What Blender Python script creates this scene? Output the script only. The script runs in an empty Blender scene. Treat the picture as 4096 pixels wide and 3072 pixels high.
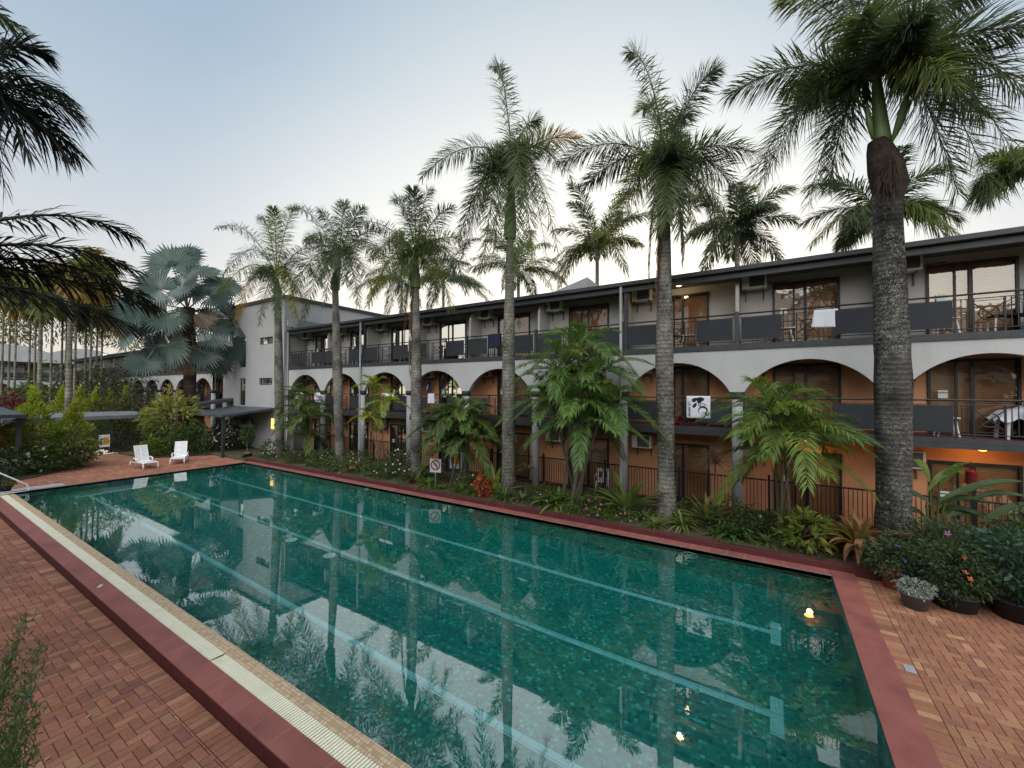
import bpy, math, random
import numpy as np
from mathutils import Vector, Matrix
R = math.radians
rng = np.random.default_rng(7)
random.seed(7)
S = bpy.context.scene
COL = S.collection

# ---------------------------------------------------------------- camera
F, CX, CY, H = 1644., 2048., 1536., 4.1
yaw = math.atan2(2598, F); pitch = math.atan2(32., F); roll = R(0.28)
fwd = np.array([math.sin(yaw)*math.cos(pitch), math.cos(yaw)*math.cos(pitch), math.sin(pitch)])
rgt = np.array([math.cos(yaw), -math.sin(yaw), 0.])
upv = np.cross(rgt, fwd)
r2 = rgt*math.cos(roll)+upv*math.sin(roll); u2 = -rgt*math.sin(roll)+upv*math.cos(roll)
cd = bpy.data.cameras.new('camera'); cam = bpy.data.objects.new('camera', cd); COL.objects.link(cam)
cd.sensor_width = 36; cd.lens = F/4096*36; cd.clip_start = .05; cd.clip_end = 2000
m = Matrix.Identity(4)
for i in range(3):
    m[i][0] = r2[i]; m[i][1] = u2[i]; m[i][2] = -fwd[i]
m[2][3] = H
cam.matrix_world = m
S.camera = cam

# ---------------------------------------------------------------- world, soft fill lamp, exposure
W = bpy.data.worlds.new('World'); S.world = W; W.use_nodes = True
nt = W.node_tree; nt.nodes.clear()
SUN_AZ = R(75); SUN_EL = R(9)          # the last glow stands behind the hotel
sky = nt.nodes.new('ShaderNodeTexSky'); sky.sky_type = 'NISHITA'; sky.sun_disc = False
sky.sun_elevation = SUN_EL; sky.sun_rotation = SUN_AZ
sky.altitude = 10; sky.air_density = 1.0; sky.dust_density = 3.5; sky.ozone_density = 2.0
hsv = nt.nodes.new('ShaderNodeHueSaturation'); hsv.inputs['Saturation'].default_value = .8
gam = nt.nodes.new('ShaderNodeGamma'); gam.inputs['Gamma'].default_value = .62
bg = nt.nodes.new('ShaderNodeBackground'); bg.inputs['Strength'].default_value = .135
wo = nt.nodes.new('ShaderNodeOutputWorld')
# thin high haze: pale blue overhead, cream towards the horizon, laid over the clear-sky model
wtc = nt.nodes.new('ShaderNodeTexCoord'); wsx = nt.nodes.new('ShaderNodeSeparateXYZ'); nt.links.new(wtc.outputs['Generated'], wsx.inputs[0])
wr = nt.nodes.new('ShaderNodeValToRGB'); nt.links.new(wsx.outputs[2], wr.inputs[0]); e = wr.color_ramp.elements
while len(e) < 5: e.new(.5)
for q, (p_, c_) in zip(e, [(0, (6.6, 5.9, 4.9)), (.16, (5.9, 5.7, 5.45)), (.34, (4.35, 4.8, 5.25)), (.58, (2.75, 3.65, 4.55)), (1, (1.8, 2.8, 3.9))]): q.position = p_; q.color = (*c_, 1)
wm = nt.nodes.new('ShaderNodeMixRGB'); wm.inputs[0].default_value = .66
nt.links.new(sky.outputs[0], gam.inputs['Color']); nt.links.new(gam.outputs[0], hsv.inputs['Color'])
wg = nt.nodes.new('ShaderNodeVectorMath'); wg.operation = 'DOT_PRODUCT'; nt.links.new(wtc.outputs['Generated'], wg.inputs[0]); wg.inputs[1].default_value = (math.cos(R(25))*.99, math.sin(R(25))*.99, .12)
wq = nt.nodes.new('ShaderNodeMapRange'); wq.interpolation_type = 'SMOOTHSTEP'; nt.links.new(wg.outputs['Value'], wq.inputs[0]); wq.inputs[1].default_value = .62; wq.inputs[2].default_value = 1.0
wa = nt.nodes.new('ShaderNodeMixRGB'); wa.blend_type = 'ADD'; nt.links.new(wq.outputs[0], wa.inputs[0]); wa.inputs[2].default_value = (2.6, 2.1, 1.3, 1)
nt.links.new(hsv.outputs[0], wm.inputs[1]); nt.links.new(wr.outputs[0], wm.inputs[2])
nt.links.new(wm.outputs[0], wa.inputs[1]); nt.links.new(wa.outputs[0], bg.inputs['Color']); nt.links.new(bg.outputs[0], wo.inputs[0])
sl = bpy.data.lights.new('sun', 'SUN'); sl.energy = 2.8; sl.angle = R(80); sl.color = (1, .97, .92)  # broad soft fill added from above the viewer's side, opposite the sunset glow
so = bpy.data.objects.new('sun', sl); COL.objects.link(so)
so.rotation_euler = Vector((.85, .35, -1)).to_track_quat('-Z', 'Y').to_euler()
S.view_settings.view_transform = 'Standard'; S.view_settings.look = 'None'
S.view_settings.exposure = 0.46; S.view_settings.gamma = 1
cy = S.cycles
cy.use_denoising = True; cy.max_bounces = 7; cy.diffuse_bounces = 3; cy.glossy_bounces = 3
cy.transmission_bounces = 4; cy.transparent_max_bounces = 6; cy.sample_clamp_indirect = 6
cy.caustics_refractive = True; cy.caustics_reflective = False

# ---------------------------------------------------------------- pixel -> place (photo pixels in the 2212 px wide view)
K = 4096/2212.
def ray(px, py):
    px *= K; py *= K
    return fwd+r2*(px-CX)/F-u2*(py-CY)/F
def onX(px, py, X):
    d = ray(px, py); t = X/d[0]; return np.array([X, t*d[1], H+t*d[2]])
def onY(px, py, Y):
    d = ray(px, py); t = Y/d[1]; return np.array([t*d[0], Y, H+t*d[2]])
def onZ(px, py, z=0.):
    d = ray(px, py); t = (z-H)/d[2]; return np.array([t*d[0], t*d[1], z])

# ---------------------------------------------------------------- object helpers
def tag(o, label=None, cat=None, group=None, kind=None):
    if label: o['label'] = label
    if cat: o['category'] = cat
    if group: o['group'] = group
    if kind: o['kind'] = kind
    return o
def empty(name, loc=(0, 0, 0), rz=0., label=None, cat=None, group=None):
    o = bpy.data.objects.new(name, None); COL.objects.link(o)
    o.location = [float(v) for v in loc]; o.rotation_euler = (0, 0, rz); o.empty_display_size = .2
    return tag(o, label, cat, group)
class MB:
    def __init__(s): s.V = []; s.Q = []; s.T = []; s.n = 0; s.cq = []; s.ct = []
    def add(s, V, Q=None, T=None, col=(.5, .5, .5)):
        V = np.asarray(V, float).reshape(-1, 3)
        if Q is not None and len(Q):
            Q = np.asarray(Q, int).reshape(-1, 4); s.Q.append(Q+s.n)
            c = np.asarray(col, float); s.cq.append(np.broadcast_to(c, (len(Q), 3)) if c.ndim == 1 else c[:len(Q)])
        if T is not None and len(T):
            T = np.asarray(T, int).reshape(-1, 3); s.T.append(T+s.n)
            c = np.asarray(col, float); s.ct.append(np.broadcast_to(c, (len(T), 3)) if c.ndim == 1 else c[:len(T)])
        s.V.append(V); s.n += len(V); return s
    def box(s, x0, x1, y0, y1, z0, z1, col=(.5, .5, .5)):
        V = [(x, y, z) for z in (z0, z1) for y in (y0, y1) for x in (x0, x1)]
        return s.add(V, [(0, 2, 3, 1), (4, 5, 7, 6), (0, 1, 5, 4), (2, 6, 7, 3), (0, 4, 6, 2), (1, 3, 7, 5)], col=col)
    def tube(s, P, r, n=8, col=(.5, .5, .5), cap=True):
        P = np.asarray(P, float); k = len(P); r = np.broadcast_to(np.asarray(r, float), (k,))
        T = np.gradient(P, axis=0); T /= np.linalg.norm(T, axis=1)[:, None]+1e-9
        ref = np.array([0, 0, 1.]) if abs(T[:, 2]).mean() < .8 else np.array([1., 0, 0])
        A = np.cross(T, ref); A /= np.linalg.norm(A, axis=1)[:, None]+1e-9; B = np.cross(T, A)
        a = np.arange(n)*2*math.pi/n
        V = P[:, None]+r[:, None, None]*(A[:, None]*np.cos(a)[None, :, None]+B[:, None]*np.sin(a)[None, :, None])
        i = np.arange(k-1)[:, None]*n+np.arange(n)[None]; j = np.arange(k-1)[:, None]*n+((np.arange(n)+1) % n)[None]
        Q = np.stack([i, j, j+n, i+n], -1).reshape(-1, 4)
        V = V.reshape(-1, 3); Tr = []
        if cap:
            V = np.vstack([V, P[0], P[-1]]); c0 = k*n; c1 = k*n+1
            Tr = [(c0, (q+1) % n, q) for q in range(n)]+[(c1, (k-1)*n+q, (k-1)*n+(q+1) % n) for q in range(n)]
        return s.add(V, Q, Tr, col)
    def ring(s, c, rad, r, ax=0, n=24):
        a = np.linspace(0, 2*math.pi, n+1); P = np.zeros((n+1, 3))
        i, j = [(1, 2), (0, 2), (0, 1)][ax]; P[:, i] = np.cos(a)*rad; P[:, j] = np.sin(a)*rad
        return s.tube(P+np.asarray(c), r, 6, cap=False)
    def build(s, name, mat, parent=None, smooth=False, bevel=0):
        me = bpy.data.meshes.new(name)
        V = np.vstack(s.V); me.vertices.add(len(V)); me.vertices.foreach_set('co', V.astype(np.float32).ravel())
        Q = np.vstack(s.Q) if s.Q else np.zeros((0, 4), int); T = np.vstack(s.T) if s.T else np.zeros((0, 3), int)
        idx = np.concatenate([Q.ravel(), T.ravel()]); me.loops.add(len(idx)); me.loops.foreach_set('vertex_index', idx.astype(np.int32))
        me.polygons.add(len(Q)+len(T))
        st = np.concatenate([np.arange(len(Q))*4, len(Q)*4+np.arange(len(T))*3]); me.polygons.foreach_set('loop_start', st.astype(np.int32))
        me.update(calc_edges=True)
        c = np.vstack([x for x in s.cq+s.ct]); c4 = np.ones((len(c), 4), np.float32); c4[:, :3] = c
        at = me.attributes.new('Col', 'FLOAT_COLOR', 'FACE'); at.data.foreach_set('color', c4.ravel())
        me.polygons.foreach_set('use_smooth', np.full(len(me.polygons), bool(smooth)))
        me.materials.append(M[mat] if isinstance(mat, str) else mat)
        o = bpy.data.objects.new(name, me); COL.objects.link(o)
        if parent: o.parent = parent
        if bevel:
            b = o.modifiers.new('b', 'BEVEL'); b.width = bevel; b.segments = 2; b.limit_method = 'ANGLE'
        return o
def copy_tree(o, parent=None):
    c = o.copy(); COL.objects.link(c); c.parent = parent
    for ch in [x for x in o.children]: copy_tree(ch, c)
    return c
def place(o, loc, rz=None, label=None):
    o.location = [float(v) for v in loc]
    if rz is not None: o.rotation_euler = (0, 0, rz)
    if label: o['label'] = label
    return o
def prism(mb, pts, axis, a, b, col=(.5, .5, .5)):
    """convex outline pts (2D) extruded along an axis from a to b"""
    n = len(pts); V = []
    for t in (a, b):
        for p in pts:
            v = [p[0], p[1]]; v.insert(axis, t); V.append(v)
    Q = [(i, (i+1) % n, n+(i+1) % n, n+i) for i in range(n)]
    T = [(0, i+1, i) for i in range(1, n-1)]+[(n, n+i, n+i+1) for i in range(1, n-1)]
    mb.add(V, Q, T, col)
def text_mesh(name, txt, size, mat, parent, mw):
    cu = bpy.data.curves.new(name, 'FONT'); cu.body = txt; cu.size = size; cu.align_x = 'CENTER'; cu.align_y = 'CENTER'
    cu.offset = size*.012; cu.extrude = .0008
    t = bpy.data.objects.new(name, cu); COL.objects.link(t)
    dg = bpy.context.evaluated_depsgraph_get(); me = bpy.data.meshes.new_from_object(t.evaluated_get(dg))
    bpy.data.objects.remove(t); me.transform(mw); me.materials.clear(); me.materials.append(M[mat])
    o = bpy.data.objects.new(name, me); COL.objects.link(o); o.parent = parent; return o

# ---------------------------------------------------------------- materials
M = {}
def nodes(name):
    mt = bpy.data.materials.new(name); mt.use_nodes = True; M[name] = mt
    t = mt.node_tree; return t, t.nodes['Principled BSDF'], t.nodes['Material Output']
def N(t, typ, **kw):
    n = t.nodes.new(typ)
    for k, v in kw.items():
        if k in n.inputs: n.inputs[k].default_value = v
        else: setattr(n, k, v)
    return n
def L(t, a, b): t.links.new(a, b)
def ramp(t, fac, stops):
    r = t.nodes.new('ShaderNodeValToRGB'); e = r.color_ramp.elements
    while len(e) < len(stops): e.new(.5)
    for q, (p, c) in zip(e, stops): q.position = p; q.color = (c[0], c[1], c[2], 1) if not isinstance(c, (int, float)) else (c, c, c, 1)
    L(t, fac, r.inputs[0]); return r.outputs[0]
def plain(name, c, rough=.6, var=.15, scale=3., bump=.0, bscale=60., metal=0., spec=.4, stain=0.):
    t, p, o = nodes(name)
    tc = N(t, 'ShaderNodeNewGeometry'); nz = N(t, 'ShaderNodeTexNoise', Scale=scale, Detail=6., Roughness=.6)
    L(t, tc.outputs['Position'], nz.inputs['Vector'])
    lo = [x*(1-var) for x in c]; hi = [min(1, x*(1+var)) for x in c]
    col = ramp(t, nz.outputs[0], [(.3, lo), (.7, hi)])
    if stain:
        n2 = N(t, 'ShaderNodeTexNoise', Scale=scale*.35, Detail=8., Roughness=.75)
        mp = N(t, 'ShaderNodeMapping'); mp.inputs['Scale'].default_value = (3, 3, .5)
        L(t, tc.outputs['Position'], mp.inputs[0]); L(t, mp.outputs[0], n2.inputs['Vector'])
        f = ramp(t, n2.outputs[0], [(.5, 0), (.75, stain)])
        mx = N(t, 'ShaderNodeMixRGB'); mx.blend_type = 'MULTIPLY'; L(t, f, mx.inputs[0]); L(t, col, mx.inputs[1]); mx.inputs[2].default_value = (.35, .32, .28, 1)
        col = mx.outputs[0]
    L(t, col, p.inputs['Base Color']); p.inputs['Roughness'].default_value = rough
    p.inputs['Metallic'].default_value = metal; p.inputs['Specular IOR Level'].default_value = spec
    if bump:
        n3 = N(t, 'ShaderNodeTexNoise', Scale=bscale, Detail=4.); L(t, tc.outputs['Position'], n3.inputs['Vector'])
        b = N(t, 'ShaderNodeBump', Strength=bump, Distance=.02); L(t, n3.outputs[0], b.inputs['Height']); L(t, b.outputs[0], p.inputs['Normal'])
    return M[name]
plain('render_light', (.43, .44, .44), .85, .05, 1.2, .35, 120, stain=.2)
plain('render_grey', (.46, .44, .425), .85, .06, 1.2, .3, 120, stain=.12)
plain('render_tower', (.36, .36, .365), .85, .05, 1.0, .3, 120, stain=.10)
plain('render_orange', (.60, .29, .155), .85, .10, 1.5, .3, 120, stain=.15)
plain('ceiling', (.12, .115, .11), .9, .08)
plain('dark_trim', (.035, .038, .044), .5, .25, 4, .1)
plain('black_metal', (.012, .013, .016), .45, .2, 5)
plain('panel_grey', (.032, .036, .042), .7, .10, 3, .1, 200, spec=.2)
plain('column_grey', (.38, .39, .41), .75, .1, 4, .2, 80, stain=.5)
plain('capital_dark', (.03, .04, .04), .6)
plain('roof_metal', (.17, .18, .20), .45, .15, 2, metal=.2)
plain('roof_slate', (.06, .068, .08), .45, .25, 2, stain=.4)
plain('coping_red', (.255, .085, .072), .6, .20, 1.6, .2, 90, stain=.45)
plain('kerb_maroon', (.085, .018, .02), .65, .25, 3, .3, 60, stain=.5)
plain('grout', (.45, .25, .2), .9)
plain('mortar', (.055, .028, .022), .95, .3)
plain('white_plastic', (.78, .78, .80), .35, .03)
plain('towel_white', (.72, .74, .80), .95, .04, 10, .3, 300)
plain('towel_ink', (.035, .025, .045), .95, .3, 30)
plain('cloth_navy', (.018, .02, .045), .95, .3, 12, .4, 40)
plain('cloth_red', (.12, .008, .008), .9, .3, 12, .4, 40)
plain('cloth_blue', (.03, .05, .25), .9, .2, 12)
plain('steel', (.75, .74, .70), .25, .05, metal=.9)
plain('ac_casing', (.68, .66, .60), .5, .08, 4, stain=.3)
plain('ac_grille', (.10, .10, .10), .6)
plain('paper', (.60, .68, .66), .7, .05)
plain('sign_white', (.75, .80, .84), .5, .03)
plain('sign_red', (.50, .02, .03), .5)
plain('sign_blue', (.03, .08, .38), .5)
plain('sign_yellow', (.80, .40, .02), .5, .2, 60)
plain('sign_ink', (.05, .06, .08), .5)
plain('concrete', (.30, .31, .33), .9, .12, 4, .3)
plain('wood_dead', (.22, .15, .10), .9, .3, 6, .4)
plain('terracotta', (.36, .13, .075), .8, .15, 8, .2)
plain('pot_dark', (.028, .032, .038), .6, .2)
plain('pot_grey', (.10, .12, .14), .6, .2)
plain('blue_pale', (.25, .55, .60), .6, .08)
plain('curtain', (.36, .33, .30), .9, .1)
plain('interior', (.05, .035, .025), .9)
plain('patio', (.13, .05, .04), .8, .2)
plain('fixture', (.45, .62, .60), .4)
plain('petal', (.8, .8, .8), .6)
plain('cable', (.02, .02, .02), .6)

def attr_mat(name, rough=.55, trans=.35, spec=.3, var=.25, nscale=6., bump=0, dirt=0):
    t, p, o = nodes(name)
    a = N(t, 'ShaderNodeAttribute'); a.attribute_name = 'Col'
    g = N(t, 'ShaderNodeNewGeometry'); nz = N(t, 'ShaderNodeTexNoise', Scale=nscale, Detail=3.); L(t, g.outputs['Position'], nz.inputs['Vector'])
    v = ramp(t, nz.outputs[0], [(.3, 1-var), (.7, 1+var*.0+.0)])
    mx = N(t, 'ShaderNodeMixRGB'); mx.blend_type = 'MULTIPLY'; mx.inputs[0].default_value = 1
    L(t, a.outputs['Color'], mx.inputs[1]); L(t, v, mx.inputs[2])
    if dirt:
        nd = N(t, 'ShaderNodeTexNoise', Scale=.55, Detail=9., Roughness=.72); L(t, g.outputs['Position'], nd.inputs['Vector'])
        md = N(t, 'ShaderNodeMixRGB'); md.blend_type = 'MULTIPLY'; L(t, ramp(t, nd.outputs[0], [(.50, 0), (.72, dirt)]), md.inputs[0]); L(t, mx.outputs[0], md.inputs[1]); md.inputs[2].default_value = (.30, .27, .24, 1); mx = md
    L(t, mx.outputs[0], p.inputs['Base Color']); p.inputs['Roughness'].default_value = rough; p.inputs['Specular IOR Level'].default_value = spec
    if bump:
        n3 = N(t, 'ShaderNodeTexNoise', Scale=70., Detail=5.); L(t, g.outputs['Position'], n3.inputs['Vector'])
        b = N(t, 'ShaderNodeBump', Strength=bump, Distance=.01); L(t, n3.outputs[0], b.inputs['Height']); L(t, b.outputs[0], p.inputs['Normal'])
    if trans:
        tr = N(t, 'ShaderNodeBsdfTranslucent'); ms = N(t, 'ShaderNodeMixShader'); ms.inputs[0].default_value = trans
        hs = N(t, 'ShaderNodeHueSaturation'); hs.inputs['Value'].default_value = 1.7; hs.inputs['Hue'].default_value = .485; hs.inputs['Saturation'].default_value = 1.15
        L(t, mx.outputs[0], hs.inputs['Color']); L(t, hs.outputs[0], tr.inputs[0])
        L(t, p.outputs[0], ms.inputs[1]); L(t, tr.outputs[0], ms.inputs[2]); L(t, ms.outputs[0], o.inputs[0])
attr_mat('leaf', .5, .38)
attr_mat('leaf_dry', .8, .2, .1); attr_mat('leaf_stiff', .45, .08, .4, .15)
attr_mat('paver', .85, 0, .25, .22, 25., .35, dirt=.55)

def bark(name, dark, mid, lich, gap=.12, amt=.5, ringamt=.7):
    t, p, o = nodes(name)
    tc = N(t, 'ShaderNodeTexCoord'); oi = N(t, 'ShaderNodeObjectInfo'); av = N(t, 'ShaderNodeVectorMath', operation='ADD')
    sc = N(t, 'ShaderNodeMath', operation='MULTIPLY'); sc.inputs[1].default_value = 37.; L(t, oi.outputs['Random'], sc.inputs[0])
    cb = N(t, 'ShaderNodeCombineXYZ'); L(t, sc.outputs[0], cb.inputs[0]); L(t, sc.outputs[0], cb.inputs[2]); L(t, tc.outputs['Object'], av.inputs[0]); L(t, cb.outputs[0], av.inputs[1]); ob = av.outputs[0]
    nl = N(t, 'ShaderNodeTexNoise', Scale=.9, Detail=5., Roughness=.6); L(t, ob, nl.inputs['Vector'])
    nf = N(t, 'ShaderNodeTexNoise', Scale=9., Detail=6., Roughness=.7); L(t, ob, nf.inputs['Vector'])
    base = ramp(t, nl.outputs[0], [(.36, dark), (.64, mid)])
    sx = N(t, 'ShaderNodeSeparateXYZ'); L(t, tc.outputs['Object'], sx.inputs[0])
    m1 = N(t, 'ShaderNodeMath', operation='MULTIPLY'); m1.inputs[1].default_value = 6.283/gap; L(t, sx.outputs[2], m1.inputs[0])
    m2 = N(t, 'ShaderNodeMath', operation='MULTIPLY_ADD'); L(t, nf.outputs[0], m2.inputs[0]); m2.inputs[1].default_value = 8.; L(t, m1.outputs[0], m2.inputs[2])
    sn = N(t, 'ShaderNodeMath', operation='SINE'); L(t, m2.outputs[0], sn.inputs[0])
    ring = ramp(t, sn.outputs[0], [(.55, 0), (.95, 1)])
    msk = ramp(t, nl.outputs[0], [(.40, .15), (.6, 1)])
    rm = N(t, 'ShaderNodeMath', operation='MULTIPLY'); L(t, ring, rm.inputs[0]); L(t, msk, rm.inputs[1])
    rk = N(t, 'ShaderNodeMath', operation='MULTIPLY'); L(t, rm.outputs[0], rk.inputs[0]); rk.inputs[1].default_value = ringamt
    mr = N(t, 'ShaderNodeMixRGB'); L(t, rk.outputs[0], mr.inputs[0]); L(t, base, mr.inputs[1]); mr.inputs[2].default_value = (*[min(1, q*1.9+.03) for q in mid], 1)
    vo = N(t, 'ShaderNodeTexVoronoi', Scale=9.); vv = N(t, 'ShaderNodeVectorMath', operation='ADD'); L(t, ob, vv.inputs[0]); L(t, nf.outputs['Color'], vv.inputs[1]); L(t, vv.outputs[0], vo.inputs['Vector'])
    n5 = N(t, 'ShaderNodeTexNoise', Scale=1.5, Detail=3.); L(t, ob, n5.inputs['Vector'])
    l1 = ramp(t, vo.outputs['Distance'], [(.26, 1), (.36, 0)]); l2 = ramp(t, n5.outputs[0], [(.40, 0), (.52, amt)])
    lm = N(t, 'ShaderNodeMath', operation='MULTIPLY'); L(t, l1, lm.inputs[0]); L(t, l2, lm.inputs[1])
    mx = N(t, 'ShaderNodeMixRGB'); L(t, lm.outputs[0], mx.inputs[0]); L(t, mr.outputs[0], mx.inputs[1]); mx.inputs[2].default_value = (*lich, 1)
    fm = N(t, 'ShaderNodeMixRGB'); fm.blend_type = 'MULTIPLY'; fm.inputs[0].default_value = 1; L(t, mx.outputs[0], fm.inputs[1]); L(t, ramp(t, nf.outputs[0], [(.35, .55), (.6, 1)]), fm.inputs[2])
    L(t, fm.outputs[0], p.inputs['Base Color']); p.inputs['Roughness'].default_value = .9; p.inputs['Specular IOR Level'].default_value = .15
    ad = N(t, 'ShaderNodeMath', operation='ADD'); L(t, sn.outputs[0], ad.inputs[0]); L(t, nf.outputs[0], ad.inputs[1])
    bp = N(t, 'ShaderNodeBump', Strength=.3, Distance=.02); L(t, ad.outputs[0], bp.inputs['Height']); L(t, bp.outputs[0], p.inputs['Normal'])
bark('bark', (.05, .044, .038), (.20, .185, .165), (.42, .44, .36), .13, 1., .4)
bark('bark_dark', (.018, .016, .015), (.085, .08, .075), (.38, .38, .34), .12, 1., .5)
bark('bark_pale', (.10, .09, .075), (.26, .24, .20), (.42, .42, .38), .25, .3, .6)
bark('bark_fibre', (.022, .015, .012), (.065, .045, .035), (.10, .08, .06), .30, .2, .2)
plain('shaft', (.10, .15, .05), .5, .3, 3)

def mosaic(name, size, stops, rough=.3, groutc=(.02, .1, .09), gw=.06, bump=.2):
    t, p, o = nodes(name)
    g = N(t, 'ShaderNodeNewGeometry'); sc = N(t, 'ShaderNodeVectorMath', operation='SCALE'); sc.inputs['Scale'].default_value = 1/size
    L(t, g.outputs['Position'], sc.inputs[0])
    ad = N(t, 'ShaderNodeVectorMath', operation='ADD'); ad.inputs[1].default_value = (.37, .37, .37); L(t, sc.outputs[0], ad.inputs[0])
    fl = N(t, 'ShaderNodeVectorMath', operation='FLOOR'); L(t, ad.outputs[0], fl.inputs[0])
    wn = N(t, 'ShaderNodeTexWhiteNoise'); wn.noise_dimensions = '3D'; L(t, fl.outputs[0], wn.inputs['Vector'])
    col = ramp(t, wn.outputs['Value'], stops)
    fr = N(t, 'ShaderNodeVectorMath', operation='FRACTION'); L(t, ad.outputs[0], fr.inputs[0])
    sx = N(t, 'ShaderNodeSeparateXYZ'); L(t, fr.outputs[0], sx.inputs[0]); sn = N(t, 'ShaderNodeSeparateXYZ'); L(t, g.outputs['Normal'], sn.inputs[0])
    prev = None
    for i, ax in enumerate('XYZ'):
        e = N(t, 'ShaderNodeMath', operation='LESS_THAN'); L(t, sx.outputs[i], e.inputs[0]); e.inputs[1].default_value = gw
        ab = N(t, 'ShaderNodeMath', operation='ABSOLUTE'); L(t, sn.outputs[i], ab.inputs[0])
        lt = N(t, 'ShaderNodeMath', operation='LESS_THAN'); L(t, ab.outputs[0], lt.inputs[0]); lt.inputs[1].default_value = .5
        mu = N(t, 'ShaderNodeMath', operation='MULTIPLY'); L(t, e.outputs[0], mu.inputs[0]); L(t, lt.outputs[0], mu.inputs[1])
        if prev:
            mxx = N(t, 'ShaderNodeMath', operation='MAXIMUM'); L(t, prev, mxx.inputs[0]); L(t, mu.outputs[0], mxx.inputs[1]); prev = mxx.outputs[0]
        else: prev = mu.outputs[0]
    mx = N(t, 'ShaderNodeMixRGB'); L(t, prev, mx.inputs[0]); L(t, col, mx.inputs[1]); mx.inputs[2].default_value = (*groutc, 1)
    L(t, mx.outputs[0], p.inputs['Base Color']); p.inputs['Roughness'].default_value = rough
mosaic('pool_tile', .058, [(0, (.0, .09, .08)), (.05, (.0, .18, .16)), (.5, (.001, .25, .22)), (.9, (.008, .33, .295)), (.97, (.06, .52, .47))], .4, (.0, .16, .14))
mosaic('lane_tile', .4, [(0, (.16, .62, .66)), (1, (.20, .68, .72))], .4, (.02, .30, .30), .03)
mosaic('tan_tile', .052, [(0, (.42, .29, .17)), (.5, (.52, .38, .24)), (1, (.60, .46, .30))], .5, (.22, .14, .09), .1)
plain('grate_cream', (.86, .82, .64), .6, .06, 4, stain=.15)
plain('grate_gap', (.05, .04, .03), .9)

# water
t, p, o = nodes('water'); t.nodes.remove(p)
gl = N(t, 'ShaderNodeBsdfGlass'); gl.inputs['IOR'].default_value = 1.333; gl.inputs['Roughness'].default_value = 0.; gl.inputs['Color'].default_value = (.93, 1, .99, 1)
g = N(t, 'ShaderNodeNewGeometry'); n1 = N(t, 'ShaderNodeTexNoise', Scale=7., Detail=3.); L(t, g.outputs['Position'], n1.inputs['Vector'])
bp = N(t, 'ShaderNodeBump', Strength=.035, Distance=.006); L(t, n1.outputs[0], bp.inputs['Height']); L(t, bp.outputs[0], gl.inputs['Normal'])
gs = N(t, 'ShaderNodeBsdfGlossy'); gs.inputs['Roughness'].default_value = 0.; gs.inputs['Color'].default_value = (1, 1, 1, 1); L(t, bp.outputs[0], gs.inputs['Normal'])
ms = N(t, 'ShaderNodeMixShader'); ms.inputs[0].default_value = .24
L(t, gl.outputs[0], ms.inputs[1]); L(t, gs.outputs[0], ms.inputs[2]); L(t, ms.outputs[0], o.inputs[0])

# window glass
t, p, o = nodes('window_glass'); t.nodes.remove(p)
tr = N(t, 'ShaderNodeBsdfTransparent'); tr.inputs[0].default_value = (.85, .82, .78, 1)
gs = N(t, 'ShaderNodeBsdfGlossy'); gs.inputs['Roughness'].default_value = .0; gs.inputs['Color'].default_value = (.95, .92, .85, 1)
fr = N(t, 'ShaderNodeFresnel', IOR=1.6); g = N(t, 'ShaderNodeNewGeometry'); nz = N(t, 'ShaderNodeTexNoise', Scale=2.5, Detail=2.); L(t, g.outputs['Position'], nz.inputs['Vector'])
bp = N(t, 'ShaderNodeBump', Strength=.08, Distance=.05); L(t, nz.outputs[0], bp.inputs['Height']); L(t, bp.outputs[0], gs.inputs['Normal'])
ad = N(t, 'ShaderNodeMath', operation='ADD'); ad.inputs[1].default_value = .07; L(t, fr.outputs[0], ad.inputs[0])
ms = N(t, 'ShaderNodeMixShader'); L(t, ad.outputs[0], ms.inputs[0]); L(t, tr.outputs[0], ms.inputs[1]); L(t, gs.outputs[0], ms.inputs[2]); L(t, ms.outputs[0], o.inputs[0])
# blinds
t, p, o = nodes('blind')
g = N(t, 'ShaderNodeNewGeometry'); sx = N(t, 'ShaderNodeSeparateXYZ'); L(t, g.outputs['Position'], sx.inputs[0])
mu = N(t, 'ShaderNodeMath', operation='MULTIPLY'); mu.inputs[1].default_value = 130.; L(t, sx.outputs[2], mu.inputs[0])
si = N(t, 'ShaderNodeMath', operation='SINE'); L(t, mu.outputs[0], si.inputs[0])
nz = N(t, 'ShaderNodeTexNoise', Scale=1.1); L(t, g.outputs['Position'], nz.inputs['Vector'])
c1 = ramp(t, nz.outputs[0], [(.35, (.42, .18, .07)), (.65, (.62, .38, .20))])
mx = N(t, 'ShaderNodeMixRGB'); mx.blend_type = 'MULTIPLY'; mx.inputs[0].default_value = 1
L(t, c1, mx.inputs[1]); L(t, ramp(t, si.outputs[0], [(.0, .45), (.5, 1)]), mx.inputs[2]); L(t, mx.outputs[0], p.inputs['Base Color']); p.inputs['Roughness'].default_value = .6
def emit(name, c, s):
    t, p, o = nodes(name); p.inputs['Base Color'].default_value = (*c, 1)
    p.inputs['Emission Color'].default_value = (*c, 1); p.inputs['Emission Strength'].default_value = s
emit('lamp_orange', (1, .42, .06), 5.); emit('lamp_warm', (1, .72, .35), 4.); emit('window_lit', (1, .60, .16), 1.2); emit('lamp_far', (1, .85, .5), 4.)

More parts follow.
